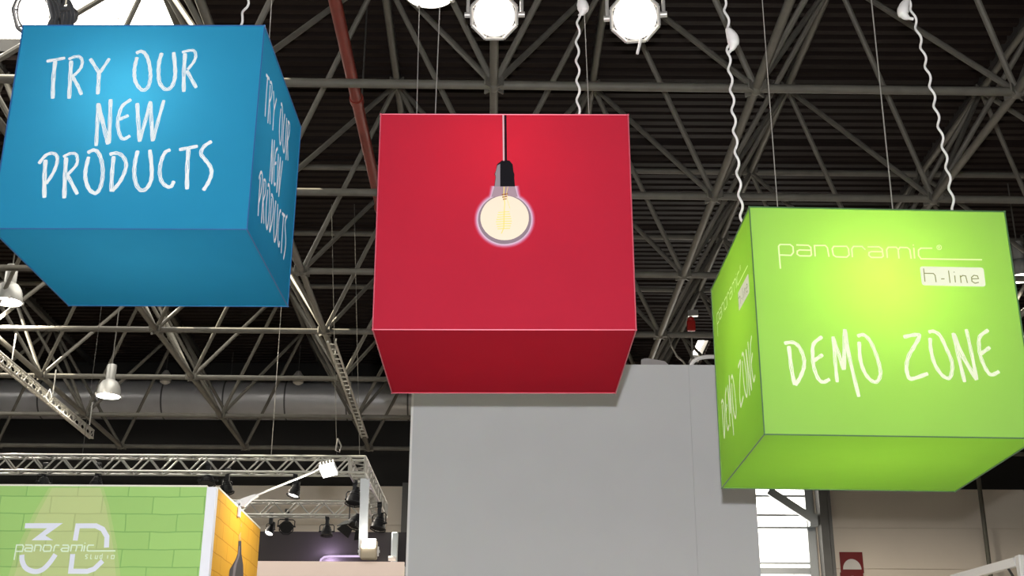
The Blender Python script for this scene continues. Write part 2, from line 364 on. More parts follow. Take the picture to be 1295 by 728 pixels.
# walls
def wallbox(name, x0, x1, y0, y1, z0, z1, m):
    b = MB(); b.box(((x0 + x1) / 2, (y0 + y1) / 2, (z0 + z1) / 2), (x1 - x0, y1 - y0, z1 - z0))
    return tag(b.build(name, m), kind='structure')
wallbox('wall_left', -18.3, -18, -16, YB + .3, 0, DECK, M['clad_dark'])
wallbox('wall_right', 18, 18.3, -16, YB + .3, 0, DECK, M['clad_dark'])
wf_ = MB()
for z0, z1 in ((0, 3.4), (5.0, DECK)): wf_.box((0, -16.15, (z0 + z1) / 2), (36.6, .3, z1 - z0))
for i in range(13): wf_.box((-18 + i * 3, -16.15, 4.5), (.25, .3, 2.3))
tag(wf_.build('wall_front', M['clad']), kind='structure')
ZC = CZ + 0.2115 * YB           # top of the pale cladding
WX0, WX1, WZ0, WZ1 = 4.2, 7.75, 3.2, 9.3
# pale sheet cladding with its joints, split about the window
wb = empty('wall_back', (0, YB, 0)); tag(wb, kind='structure')
def clad(x0, x1, z0, z1, m, name, joints=True):
    b = MB()
    if not joints:
        b.box(((x0 + x1) / 2, 0.15, (z0 + z1) / 2), (x1 - x0, 0.3, z1 - z0))
    else:
        z = z1
        while z > z0 + 1e-3:
            zz = max(z0, z - 1.02)
            b.box(((x0 + x1) / 2, 0.15, (z + zz) / 2), (x1 - x0, 0.3, z - zz - 0.025))
            b.box(((x0 + x1) / 2, 0.165, zz + 0.0), (x1 - x0, 0.27, 0.05))
            z = zz
    return b.build(name, m, wb)
clad(-18, WX0, 0, ZC, M['clad'], 'cladding')
clad(WX1, 18, 0, ZC, M['clad'], 'cladding')
clad(WX0, WX1, 0, WZ0, M['clad'], 'cladding')
clad(-18, WX0, ZC, DECK, M['clad_dark'], 'upper_wall', False)
clad(WX1, 18, ZC, DECK, M['clad_dark'], 'upper_wall', False)
clad(WX0, WX1, WZ1, DECK, M['clad_dark'], 'upper_wall', False)
# tall window in the back wall: mullions, transoms, panes and a slanting brace
wi = empty('window_1', ((WX0 + WX1) / 2, YB + .15, WZ0)); tag(wi, kind='structure')
ww, wh = WX1 - WX0, WZ1 - WZ0
m = MB()
for x in (-ww / 2 + .04, ww / 2 - .04): m.box((x, 0, wh / 2), (.08, .12, wh))
m.box((at(1026, 670, YB).x - (WX0 + WX1) / 2, -.03, wh / 2), (.17, .14, wh))
m.box((at(985, 670, YB).x - (WX0 + WX1) / 2 - 1.3, -.03, wh / 2), (.12, .14, wh))
for py, t in ((626, .05), (666, .05), (711, .05), (721, .16)):
    m.box((0, -.02, at(995, py, YB).z - WZ0), (ww, .10, t))
for z in (4.6, 5.5): m.box((0, -.02, z), (ww, .10, .05))
m.build('window_frame', M['window_frame'], wi)
g = MB(); g.box((0, .03, wh / 2), (ww - .1, .012, wh)); g.build('glass', M['glass'], wi)
m = MB()
a, b = at(972, 620, YB - .25), at(1029, 657, YB - .25)
off = Vector(((WX0 + WX1) / 2, YB + .15, WZ0))
dd = b - a; m.box((a + b) / 2 - off, (dd.length, .10, .20), dd.to_track_quat('X', 'Z').to_matrix().to_4x4()); m.box(b - off + Vector((0, .1, 0)), (.2, .25, .3))
m.build('slanting_brace', M['window_frame'], wi)
# wall columns
b = MB(); x0, x1 = at(509, 660, YB).x, at(540, 660, YB).x
b.box(((x0 + x1) / 2, YB - .2, ZC / 2), (x1 - x0, .4, ZC)); b.box(((x0 + x1) / 2, YB - .42, ZC / 2), (.08, .06, ZC))
tag(b.build('column', M['pilaster']), kind='structure')
b = MB(); x0, x1 = WX1, at(1046, 660, YB).x
b.box(((x0 + x1) / 2 + .03, YB - .2, ZC / 2), (x1 - x0, .4, ZC)); b.box((x1 - .02, YB - .42, ZC / 2), (.08, .06, ZC))
tag(b.build('column', M['pilaster']), kind='structure')

# ---------------------------------------------------------------- steel space frame under the roof
X0, Y0 = -0.22, 1.742 * H
fr = empty('space_frame', (X0, Y0, CZ + H), (0, 0, 0.014))
tag(fr, 'grey tubular steel space frame spanning beneath the dark ribbed roof', 'roof frame')
DZ = 0.345 * H
NX, NY = range(-5, 6), range(-1, 7)
def bn(k, n): return Vector((k * MX, n * MY, 0))
def tn(k, n): return Vector(((k + .5) * MX, (n + .5) * MY, DZ))
R0 = Matrix.Rotation(0.014, 4, 'Z')
def pix_of(p): return to_pix((R0 @ p) + Vector((X0, Y0, CZ + H)))
def seen(p, mg=60):
    x, y = pix_of(p)
    return -mg < x < 1295 + mg and -mg < y < 720
for n in NY:
    a, b = bn(-5, n), bn(5, n)
    MB().tube(a, b, .052, 10).build('bottom_chord', M['steel'], fr, True)
for k in NX:
    if abs(k) <= 4:
        MB().tube(bn(k, -1), bn(k, 6), .052, 10).build('bottom_chord', M['steel'], fr, True)
for n in range(-1, 6):
    MB().tube(tn(-5, n), tn(4, n), .052, 10).build('top_chord', M['steel'], fr, True)
for k in range(-5, 5):
    MB().tube(tn(k, -1), tn(k, 5), .052, 10).build('top_chord', M['steel'], fr, True)
def node_mesh():
    m = MB(); m.ball((0, 0, 0), .085, 10)
    for a in range(4):
        v = Vector((math.cos(a * PI / 2 + PI / 4), math.sin(a * PI / 2 + PI / 4), 0))
        m.box(v * .07, (.16, .02, .12), Matrix.Rotation(a * PI / 2 + PI / 4, 4, 'Z'))
    return m
node = None
for n in NY:
    for k in NX:
        for f_, nm in ((bn, 'lower_node'), (tn, 'upper_node')):
            p = f_(k, n)
            if not seen(p, 20) or (f_ is tn and (n > 5 or k > 4)): continue
            if node is None:
                node = node_mesh().build(nm, M['steel'], fr, True); o = node
            else:
                o = node.copy(); o.name = nm; col.objects.link(o)
            o.location = p
            if nm == 'upper_node': o.rotation_euler = (PI, 0, 0)
diags = []
for n in NY:
    for k in NX:
        for dk in (-1, 0):
            for dn in (-1, 0):
                if not (-5 <= k + dk <= 4 and -1 <= n + dn <= 5): continue
                a, b = bn(k, n), tn(k + dk, n + dn)
                if seen(a, 10) or seen(b, 10) or seen((a + b) / 2, 0):
                    dist = ((R0 @ ((a + b) / 2)) + Vector((X0, Y0, H))).length
                    diags.append((dist, a, b))
diags.sort(key=lambda q: q[0])
for _, a, b in diags[:96]:
    MB().tube(a, b, .038, 8).build('diagonal_brace', M['steel'], fr, True)
m = MB()
for _, a, b in diags[96:]:
    m.tube(a, b, .038, 8)
tag(m.build('distant_diagonal_braces', M['steel'], fr, True), kind='stuff')
# purlins that carry the deck
for k in range(-5, 5):
    MB().box((tn(k, 0).x, 2.5 * MY + .3, DZ + .12), (.10, 8 * MY, .16)).build('purlin', M['dark_steel'], fr)

# ---------------------------------------------------------------- pipes, ducts and trays in the roof
yy = [6.0, 30.5]
m = MB(); xs = -0.245 * 8.15
m.tube((xs, yy[0], CZ + 8.15), (xs - .1, yy[1], CZ + 8.15), .075, 14)
pr = m.build('sprinkler_pipe', M['red_pipe'], None, True)
tag(pr, 'dark red pipe running lengthwise under the roof between the blue and red cubes', 'pipe')
for y in (11.3, 14.6, 18.0, 21.5, 25.0):
    c = MB(); c.tube((xs - .004 * (y - 6), y - .06, CZ + 8.15), (xs - .004 * (y - 6), y + .06, CZ + 8.15), .092, 14)
    c.build('coupling', M['red_pipe'], pr, True)
    c = MB(); c.tube((xs - .004 * (y - 6), y + .5, CZ + 8.2), (xs - .004 * (y - 6), y + .5, DECK - .05), .012, 6)
    c.build('hanger_rod', M['dark_steel'], pr)

dY, dZ = 3.985 * H, None
DUY = 31.35
ctr = at(300, 506, DUY)
du = empty('ventilation_duct', (0, DUY, ctr.z)); tag(du, 'long round galvanised air duct crossing behind the frame, above the booth truss', 'duct')
for i in range(10):
    x0 = -15 + i * 1.55
    MB().tube((x0 + .012, 0, 0), (x0 + 1.538, 0, 0), .50, 32).build('duct_segment', M['duct'], du, True)
    MB().tube((x0 + 1.525, 0, 0), (x0 + 1.565, 0, 0), .506, 32).build('seam_band', M['seam'], du, True)
for x in (-10.3, -7.2, -4.1, -1.2):
    MB().tube((x, 0, .49), (x, 0, DECK - ctr.z - .03), .012, 6).build('hanger_rod', M['dark_steel'], du)
def nozzle(x, label):
    p = empty('duct_sensor', (x, DUY - .72, ctr.z + .36)); tag(p, label, 'sensor', 'small round sensors below the duct beam')
    m = MB(); m.lathe([(.02, .2), (.05, .2), (.13, .08), (.15, 0), (.13, -.10), (.06, -.15), (.01, -.16)], None, 16)
    m.build('dome', M['lamp_grey'], p, True)
    m = MB(); m.tube((0, 0, .18), (0, 0, .9), .012, 6); m.build('stem', M['dark_steel'], p)
nozzle(at(376, 490, 30.6).x, 'small round grey sensor before the duct, nearer the red cube')
nozzle(at(208, 488, 30.6).x, 'small grey sensor before the duct, under the blue cube')

m = MB(); p = at(874, 412, 24.5); m.box(p, (.17, .1, .22), None, .02); m.lathe([(.03, .11), (.06, .11), (.075, .16), (.03, .2)], Matrix.Translation(p), 12)
ab = m.build('alarm_box', mat('red_alarm_plastic', (.40, .02, .015, 1), .4))
m = MB(); m.box(p + Vector((.05, 0, .27)), (.2, .1, .12)); m.tube(p + Vector((0, 0, .2)), (p.x, p.y, CZ + H - .03), .015, 6); m.build('alarm_bracket', M['alu'], ab)
tag(ab, 'small red alarm box hanging under a chord beside the green cube', 'alarm')

# conduit tray hung under a lengthwise chord
tr = empty('cable_tray', (0, 0, 0)); tag(tr, 'narrow light metal cable tray slung beneath a chord left of the red cube', 'cable tray')
a, b = atz(419, 432, H - .32), atz(461, 553, H - .32)
side = Vector((.065, 0, 0))
for s in (-1, 1): MB().tube(a + side * s, b + side * s, .022, 8).build('tray_rail', M['alu'], tr, True)
for i in range(24):
    p = a.lerp(b, (i + .5) / 24); MB().tube(p - side, p + side, .012, 6).build('rung', M['alu'], tr)
for t in (.1, .5, .9):
    p = a.lerp(b, t); MB().tube(p, p + Vector((0, 0, .29)), .012, 6).build('hanger_rod', M['alu'], tr)

# ---------------------------------------------------------------- flat lattice girder on the left
def box_truss(name, a, b, h, w, r_ch, r_br, mtl, parent, bays, three=False):
    """a, b: ends of the axis; four chords as parts' sub-parts and one lattice"""
    root = empty(name, (0, 0, 0)); root.parent = parent
    a, b = Vector(a), Vector(b)
    d = (b - a).normalized(); up = Vector((0, 0, 1)); s = d.cross(up).normalized()
    cs = [up * h / 2 + s * w / 2, up * h / 2 - s * w / 2, -up * h / 2 + s * w / 2, -up * h / 2 - s * w / 2]
    for c in cs: MB().tube(a + c, b + c, r_ch, 8).build('chord', mtl, root, True)
    m = MB()
    for i in range(bays):
        p, q = a.lerp(b, i / bays), a.lerp(b, (i + 1) / bays)
        mid = (p + q) / 2
        for u, v in ((0, 2), (1, 3), (0, 1), (2, 3)):
            m.tube(p + cs[u], mid + cs[v], r_br, 6); m.tube(mid + cs[v], q + cs[u], r_br, 6)
    for p in (a, b):
        for u, v in ((0, 2), (1, 3), (0, 1), (2, 3)): m.tube(p + cs[u], p + cs[v], r_br, 6)
    m.build('lattice', mtl, root, True)
    return root

lg = empty('lattice_girder', (0, 0, 0)); tag(lg, 'light metal lattice girder running lengthwise at the far left below the roof chords', 'truss')
a, b = atz(-60, 404, H - .66), atz(116, 549, H - .66)
box_truss('girder_span', a, b, .17, .07, .019, .011, M['alu'], lg, 20)
for t in (.35, .65, .97):
    p = a.lerp(b, t) + Vector((0, 0, .15))
    MB().tube(p, p + Vector((0, 0, .5)), .014, 6).build('hanger_rod', M['alu'], lg)
p = atz(62, 498, H - .8); 
m = MB(); m.path([p + Vector((0, 0, .1)), p + Vector((.06, 0, -.05)), p + Vector((.02, 0, -.16)), p + Vector((-.05, 0, -.06)), p + Vector((0, 0, .08))], .012, 6)
m.build('rigging_sling', M['alu'], lg)

# ---------------------------------------------------------------- pendant hall lamps
def bell_lamp(px, py, Y, dia, label, power=2100):
    """pixel of the rim centre; bell of the given diameter"""
    c = at(px, py, Y)
    r = empty('pendant_lamp', c); tag(r, label, 'lamp', 'bell-shaped hall lamps')
    R = dia / 2
    prof = [(R, 0), (R * 1.0, .03), (R * .97, R * .45), (R * .86, R * .92), (R * .62, R * 1.28), (R * .36, R * 1.44), (R * .30, R * 1.44)]
    m = MB(); m.lathe(prof, None, 32, False); o = m.build('bell_shade', M['shade'], r, True)
    m = MB(); m.lathe([(.01, R * 2.75), (R * .36, R * 2.75), (R * .40, R * 2.66), (R * .40, R * 1.38), (.01, R * 1.38)], None, 24); m.build('ballast_housing', M['shade'], r, True)
    m = MB(); m.lathe([(.01, .003), (R * .97, .003), (R * .97, .02), (.01, .02)], None, 32); m.build('lamp_glass', M['lens_soft'], r)
    top = CZ + H - c.z if c.z < CZ + H - 1.2 else DECK - .08 - c.z
    m = MB(); m.tube((0, 0, R * 2.7), (0, 0, top), .012, 6); m.build('hanging_cord', M['dim_wire'], r)
    m = MB()
    for k in range(4):
        a = k * PI / 2 + .5
        m.box((R * math.cos(a), R * math.sin(a), .02), (.05, .03, .05), Matrix.Rotation(a, 4, 'Z'))
    m.build('rim_clips', M['lamp_grey'], r)
    lo = lamp('pendant_light', 'SPOT', power, (0, 0, -.03), (1.0, .90, .76), dia * .4)
    lo.data.spot_size = math.radians(165); lo.data.spot_blend = .4; lo.parent = r
    return r
M['shade'] = mat('pale_lamp_shade', (.42, .42, .40, 1), .35, .3)
bell_lamp(137, 501, 24.6, .48, 'lit bell-shaped pendant lamp below the blue cube, before the air duct')
bell_lamp(9, 382, 21.5, .52, 'lit bell-shaped pendant lamp at far left, under the blue cube edge')
bell_lamp(543, -7, 10.9, .50, 'bright round pendant lamp above the left end of the red cube', 120)
bell_lamp(1292, 352, 21.0, .5, 'pendant lamp mostly hidden behind the green cube right edge')
bell_lamp(640, 470, 25.0, .48, 'added pendant lamp, unseen behind the red cube, to light the far wall')  # unseen lamp added to brighten the far wall
bell_lamp(1110, 480, 25.0, .48, 'added pendant lamp, unseen behind the green cube, to light the far wall')  # second added lamp, also unseen, for more light on the back wall

# ---------------------------------------------------------------- floodlights with octagonal frames above the cubes
def par_can(c, aim, R, label, L=None, cat='floodlight', group=None, body=None, lens=None, yoke_up=.5, name='floodlight', doors=False, tall=None):
    """c: centre of the front lens; aim: direction the light faces"""
    body = body or M['lamp_grey']
    L = L or R * 2.3
    body_ = body
    r = empty(name, c); tag(r, label, cat, group)
    q = Vector(aim).normalized().to_track_quat('-Z', 'Y').to_matrix().to_4x4()
    prof = [(R * .92, 0), (R, .0), (R, L * .28), (R * .93, L * .32), (R * .93, L * .36), (R * .84, L * .4), (R * .84, L * .5), (R * .72, L * .56), (R * .72, L * .66), (R * .5, L * .8), (R * .42, L), (.01, L * 1.02)]
    m = MB(); m.lathe(prof, q, 24, False); m.build('can_body', body, r, True)
    m = MB(); m.lathe([(.005, L * .03), (R * .92, L * .03), (R * .92, L * .06), (.005, L * .06)], q, 24); m.build('lens', lens or M['black'], r)
    # octagonal gel frame
    m = MB()
    o8 = [(R * 1.16 * math.cos(PI / 8 + k * PI / 4), R * 1.16 * math.sin(PI / 8 + k * PI / 4)) for k in range(8)]
    for k in range(8):
        x0, y0 = o8[k]; x1, y1 = o8[(k + 1) % 8]
        m.tube(q @ Vector((x0, y0, -.01)), q @ Vector((x1, y1, -.01)), R * .09, 6)
        m.tube(q @ Vector((x0, y0, -.01)), q @ Vector((x0 * .82, y0 * .82, R * .12)), R * .05, 5)
    m.build('gel_frame', body, r, True)
    if doors:
        for k in range(4):
            a = k * PI / 2
            z = Matrix.Rotation(a, 4, 'Z')
            P = [(-R * .8, R * 1.1, 0), (R * .8, R * 1.1, 0), (R * 1.15, R * 1.75, -R * 1.1), (-R * 1.15, R * 1.75, -R * 1.1)]
            m = MB(); m.prism([q @ z @ Vector(p) for p in P], q @ z @ Vector((0, .012, .004))); m.build('barn_door', M['black'], r)
    # yoke: swings on the sides of the can, clamp on top
    up = Vector((0, 0, 1))
    side = (q.to_3x3() @ Vector((1, 0, 0)))
    side.z = 0; side = side.normalized() if side.length > .1 else Vector((1, 0, 0))
    pv = (q @ Vector((0, 0, L * .3)))
    yw = R * 1.3
    if tall: yoke_up = max(.1, tall - (c.z + pv.z) - .155)
    m = MB()
    m.path([pv - side * yw, pv - side * yw + up * (yoke_up * .8), pv - side * yw * .8 + up * yoke_up, pv + side * yw * .8 + up * yoke_up, pv + side * yw + up * (yoke_up * .8), pv + side * yw], R * .09, 6)
    m.build('yoke', body, r, True)
    for s in (-1, 1):
        m = MB(); m.tube(pv + side * s * R * .95, pv + side * s * yw * 1.12, R * .14, 10); m.build('tilt_knob', body, r, True)
    m = MB(); ct = pv + up * (yoke_up + .05)
    m.box(ct, (.05, .06, .12)); m.lathe([(.032, -.03), (.045, -.03), (.045, .03), (.032, .03)], Matrix.Translation(ct + up * .07) @ Matrix.Rotation(PI / 2, 4, 'Y'), 12, False)
    m.build('clamp', body, r, True)
    return r
FY = 9.0
LIT = M['lens']
par_can(at(625, 20, FY), (-.02, -.80, -.60), .172, 'lit octagonal-framed floodlight above the middle of the red cube', lens=LIT, yoke_up=.42)
rp = par_can(at(803, 22, FY), (-.12, -.80, -.58), .18, 'lit floodlight with side lever above the right end of the red cube', lens=LIT, yoke_up=.42)
m = MB(); p0 = at(811, 57, FY) - rp.location; p1 = at(806, 68, FY) - rp.location
m.tube(p0 + Vector((.0, 0, .06)), p1, .012, 8); m.build('lever', M['white'], rp, True)
lp_ = par_can(at(42, 17, FY - .1), (-.36, -.80, -.48), .172, 'lit floodlight with grey ribbed housing above the blue cube corner', lens=LIT, yoke_up=.42, L=.46, body=M['par_dark'])
q_ = Vector((-.36, -.80, -.48)).normalized().to_track_quat('-Z', 'Y').to_matrix().to_4x4()
for k in range(6):
    z = .05 + k * .045
    m = MB(); m.lathe([(.150, z), (.182, z + .004), (.182, z + .014), (.150, z + .018)], q_, 28, False); m.build('cooling_rib', M['par_dark'], lp_, True)
m = MB(); m.box(at(80, 12, FY + .05) - lp_.location, (.012, .22, .34), Matrix.Rotation(.2, 4, 'Z')); m.box(at(76, 12, FY + .05) - lp_.location, (.05, .03, .03)); m.build('barn_door', M['black'], lp_)
# lighting bar they hang from
bar = MB(); zb = at(625, 22, FY).z + .62; bar.tube((-5, FY + .12, zb), (4, FY + .12, zb), .03, 12)
bo = bar.build('lighting_bar', M['alu'], None, True); tag(bo, 'round metal lighting bar above the frame carrying the floodlights', 'lighting bar')
for x in (-3.4, -.9, 1.6):
    MB().tube((x, FY + .12, zb), (x, FY + .12, DECK - .06), .006, 6).build('hanging_wire', M['wire'], bo)
# ribbed heat sink on the left floodlight
# ---------------------------------------------------------------- the three hanging cubes

def smooth_line(P, n=5):
    if len(P) < 3: 
        return [P[0] + (P[-1] - P[0]) * (i / 6) for i in range(7)]
    out = []
    for i in range(len(P) - 1):
        p0 = P[max(i - 1, 0)]; p1 = P[i]; p2 = P[i + 1]; p3 = P[min(i + 2, len(P) - 1)]
        for k in range(n):
            t = k / n
            out.append(0.5 * ((2 * p1) + (p2 - p0) * t + (2 * p0 - 5 * p1 + 4 * p2 - p3) * t * t + (3 * p1 - p0 - 3 * p2 + p3) * t ** 3))
    out.append(P[-1])
    return out

def ribbon(m, pts, w, mode, put, rng, depth=0.0):
    """flat printed stroke; mode 0 dry brush, 1 smooth plain, 2 plain corners; put maps (u, v) into place"""
    P = [Vector((a / 1000, b / 1000)) for a, b in pts]
    w = w / 1000
    Q = smooth_line(P) if mode in (0, 1) else P
    n = len(Q)
    closed = mode == 2 and (Q[0] - Q[-1]).length < 1e-6
    N = []
    for i in range(n):
        pa = Q[i - 1] if i else (Q[-2] if closed else Q[0])
        pb = Q[i + 1] if i < n - 1 else (Q[1] if closed else Q[-1])
        ta = (Q[i] - pa); tb = (pb - Q[i])
        ta = ta.normalized() if ta.length > 1e-9 else tb.normalized()
        tb = tb.normalized() if tb.length > 1e-9 else ta
        t = (ta + tb)
        t = t.normalized() if t.length > .2 else tb
        k = 1 / max(.5, t.dot(tb))
        N.append(Vector((-t.y, t.x)) * k)
    if mode:
        lanes = [(-.5, .5)]
    else:
        lanes = [(-.5, -.30), (-.30, -.22), (-.22, -.02), (-.02, .06), (.06, .24), (.24, .31), (.31, .5)]
    for li, (a, b) in enumerate(lanes):
        gap = mode == 0 and li in (1, 3, 5)
        if gap:
            st = rng.uniform(.05, .5); en = st + rng.uniform(.15, .5)
            if li == 3: en = st + rng.uniform(.05, .25)
        va = []
        for i in range(n):
            taper = 1.0
            if mode == 0:
                taper = .92 + .1 * math.sin(i * 1.7 + li)
            va.append((Q[i] + N[i] * (w * a * taper), Q[i] + N[i] * (w * b * taper)))
        for i in range(n - 1):
            t = i / (n - 1)
            if gap and st < t < en: continue
            A, B = va[i], va[i + 1]
            vs = [m.bm.verts.new(put(q)) for q in (A[0], A[1], B[1], B[0])]
            try: m.bm.faces.new(vs)
            except ValueError: pass
    if mode in (0, 1):     # rounded brush ends
        for e, sgn in ((0, -1), (n - 1, 1)):
            if mode == 1: break
            c = Q[e]; nn = N[e].normalized(); t = Vector((nn.y, -nn.x)) * sgn
            arc = [c + nn * (w * .46 * math.cos(x * PI / 6)) + t * (w * .22 * math.sin(x * PI / 6)) for x in range(7)]
            m.poly([put(q) for q in arc])

def face_up(o, nrm):
    for p in o.data.polygons:
        if p.normal.dot(nrm) < 0: p.flip()

SHEET = 0.0022   # how far a print stands off its backing, stacked prints add a little each
def prints(parent, names, nm, mtl, put, nrm, label, mode=None, fill=False, seed=1):
    rng = random.Random(seed)
    m = MB()
    for nme in names:
        for pts, w, md in STROKES[nme]:
            if fill or w == 0:
                m.poly([put(Vector((a / 1000, b / 1000))) for a, b in pts])
            else:
                ribbon(m, pts, w, md, put, rng)
    o = m.build(nm, mtl, parent, fix=False)
    face_up(o, nrm)
    if label: o['label'] = label
    return o

def cube(name, c, h, d, rot, label, reflect, transmit, edge, power, lamp_at, tint):
    W = 1.5
    c = Vector(c) + Vector((0, 0, CZ))
    E = Euler(rot, 'XYZ')
    root = empty(name, c + E.to_matrix() @ Vector((0, 0, -h / 2)), rot)
    tag(root, label, 'hanging light box', 'fabric cubes hung from the roof')
    fm = fabric(name + '_fabric_' + label.split()[0], reflect, transmit)
    em = mat('edge_profile_' + label.split()[0], edge, .3, .3)
    x, y, r = W / 2, d / 2, .0048
    corner = {}
    P = {}
    i = .004
    quads = {'front_panel': [(-x, -y + i, 0), (x, -y + i, 0), (x, -y + i, h), (-x, -y + i, h)],
             'rear_panel': [(x, y - i, 0), (-x, y - i, 0), (-x, y - i, h), (x, y - i, h)],
             'left_panel': [(-x + i, y, 0), (-x + i, -y, 0), (-x + i, -y, h), (-x + i, y, h)],
             'right_panel': [(x - i, -y, 0), (x - i, y, 0), (x - i, y, h), (x - i, -y, h)],
             'bottom_panel': [(-x, y, i), (x, y, i), (x, -y, i), (-x, -y, i)],
             'top_panel': [(-x, -y, h - i), (x, -y, h - i), (x, y, h - i), (-x, y, h - i)]}
    for k, q in quads.items():
        m = MB(); m.poly(q); P[k] = m.build(k, fm, root, fix=False)
    for a, b in (((-x, -y, 0), (x, -y, 0)), ((-x, y, 0), (x, y, 0)), ((-x, -y, h), (x, -y, h)), ((-x, y, h), (x, y, h)),
                 ((-x, -y, 0), (-x, y, 0)), ((x, -y, 0), (x, y, 0)), ((-x, -y, h), (-x, y, h)), ((x, -y, h), (x, y, h)),
                 ((-x, -y, 0), (-x, -y, h)), ((x, -y, 0), (x, -y, h)), ((-x, y, 0), (-x, y, h)), ((x, y, 0), (x, y, h))):
        a, b = Vector(a), Vector(b); dd = (b - a)
        s = [2 * r * .8] * 3
        ax = max(range(3), key=lambda t: abs(dd[t])); s[ax] = abs(dd[ax]) - .012
        m = MB(); m.box((a + b) / 2, s, None, .003); m.build('edge_rail', em, root)
    m = MB()
    for cx in (-x, x):
        for cy in (-y, y):
            for cz in (0, h): m.box((cx, cy, cz), (.0105, .0105, .0105), None, .002)
    m.build('corner_joint', em, root)
    # lamp inside
    lo = lamp('inner_lamp', 'POINT', power, (0, 0, 0), tint, .09); lo.parent = root; lo.location = lamp_at
    return root, P, W, h, d

blue = cube('hanging_cube', (-2.28426, 7.48015, 3.63256), 1.36562, 1.35165, (.010737, .002743, -.01245),
            'blue fabric cube hanging highest, printed TRY OUR NEW PRODUCTS',
            (.026, .255, .43, 1), (.07, .46, .66, 1), srgb(60, 110, 165), 14.5, (-.06, -.24, .90), (1, 1, 1))
red = cube('hanging_cube', (-.05092, 7.52909, 3.04668), 1.37032, 1.36446, (.015071, -.007184, .00708),
           'red fabric cube in the middle with a printed light bulb',
           (.47, .026, .052, 1), (.44, .008, .014, 1), srgb(200, 95, 110), 17, (0, -.12, 1.18), (1, 1, 1))
green = cube('hanging_cube', (2.11216, 7.41439, 2.38609), 1.36379, 1.29844, (-.016925, .003976, .02326),
             'lime green fabric cube hanging lowest on the right, printed DEMO ZONE',
             (.27, .45, .11, 1), (.42, .76, .05, 1), srgb(85, 120, 80), 33, (.0, -.15, .92), (1, 1, .92))

def front_put(root_tuple, lift):
    _, _, W, h, d = root_tuple
    return lambda q: Vector((q.x, -d / 2 + .004 - lift, q.y + h / 2))
def right_put(root_tuple, lift):
    _, _, W, h, d = root_tuple
    return lambda q: Vector((W / 2 - .004 + lift, q.x * d / W, q.y + h / 2))
def left_put(root_tuple, lift):
    _, _, W, h, d = root_tuple
    return lambda q: Vector((-W / 2 + .004 - lift, -q.x * d / W, q.y + h / 2))
F, Rr, Ll = Vector((0, -1, 0)), Vector((1, 0, 0)), Vector((-1, 0, 0))
for panel, putf, nr in (('front_panel', front_put, F), ('right_panel', right_put, Rr)):
    for k, (nm, words) in enumerate((('try', 'TRY OUR'), ('new', 'NEW'), ('products', 'PRODUCTS'))):
        prints(blue[1][panel], [nm], 'lettering', M['print_white'], putf(blue, SHEET), nr, 'white brush lettering reading ' + words, seed=5 + k)
M['print_cream'] = mat('cream_print', (.36, .37, .28, 1), .6, emit=(.98, 1.0, .74, 1), strength=.46)
M['print_lime'] = mat('pale_lime_print', (.36, .44, .24, 1), .6, emit=(.88, 1.0, .45, 1), strength=.46)
M['print_olive'] = mat('olive_print', (.22, .24, .06, 1), .6)
for panel, putf, nr in (('front_panel', front_put, F), ('left_panel', left_put, Ll)):
    pp = green[1][panel]
    prints(pp, ['demo'], 'lettering', M['print_cream'], putf(green, SHEET), nr, 'cream brush lettering reading DEMO ZONE', seed=11)
    prints(pp, ['panoramic'], 'lettering', M['print_lime'], putf(green, SHEET), nr, 'thin pale lettering reading panoramic', seed=12)
    # plaque with rounded corners
    pts = [Vector((a / 1000, b / 1000)) for a, b in STROKES['plaque'][0][0]]
    rnd = []
    for i in range(4):
        p, a, b = pts[i], pts[i - 1], pts[(i + 1) % 4]
        da, db = (a - p).normalized() * .018, (b - p).normalized() * .018
        for t in (0, .25, .5, .75, 1): rnd.append(p + da * (1 - t) ** 2 + db * t ** 2)
    m = MB(); m.poly([putf(green, SHEET)(q) for q in rnd]); pq = m.build('plaque', M['print_cream'], pp, fix=False); face_up(pq, nr)
    pq['label'] = 'cream rounded plaque under the word panoramic'
    # written on the plaque
    o = prints(pp, ['hline'], 'lettering', M['print_olive'], putf(green, SHEET * 2), nr, 'thin olive lettering reading h-line', seed=13)
# bulb print on the red cube
rp_ = red[1]['front_panel']
dim = lambda c, k=.70: tuple(v * k for v in c[:3]) + (1,)
hal = [srgb(214, 70, 96), srgb(222, 110, 140), srgb(230, 160, 190), srgb(236, 205, 225)]
for i, k in enumerate((3, 2, 1, 0)):
    m_ = mat('bulb_print_halo_%s' % 'abcd'[i], dim(hal[i], .62), .7, spec=.05)
    prints(rp_, ['halo%d' % k], 'printed_halo', m_, front_put(red, .0012 + .0005 * i), F, None)
L0 = .0036
def rp_print(keys, nm, color, lvl, label=None, emit=None):
    prints(rp_, keys, nm, mat(nm + '_ink', dim(color), .7, spec=.05, emit=emit, strength=.22 if emit else 0), front_put(red, L0 + .0006 * lvl), F, label)
rp_print(['glass_rim'], 'printed_bulb_rim', srgb(150, 130, 140), 0, 'grey glass rim of the printed bulb')
rp_print(['neck'], 'printed_bulb_neck', srgb(176, 150, 160), 1, 'pale grey neck of the printed bulb')
rp_print(['glass'], 'printed_bulb_glass', srgb(232, 214, 192), 2, 'cream glowing glass of the printed bulb', (1, .85, .65, 1))
rp_print(['filament'], 'printed_filament', srgb(245, 215, 100), 3, 'yellow coiled filament of the printed bulb', (1, .8, .25, 1))
rp_print(['filament_base'], 'printed_filament_support', srgb(170, 100, 40), 3)
rp_print(['cord_dark'], 'printed_cord', srgb(40, 22, 30), 3, 'dark printed cord of the bulb')
rp_print(['cord_light'], 'printed_cord_highlight', srgb(225, 190, 196), 4)
rp_print(['socket'], 'printed_socket', srgb(28, 26, 30), 4, 'black printed socket of the bulb')
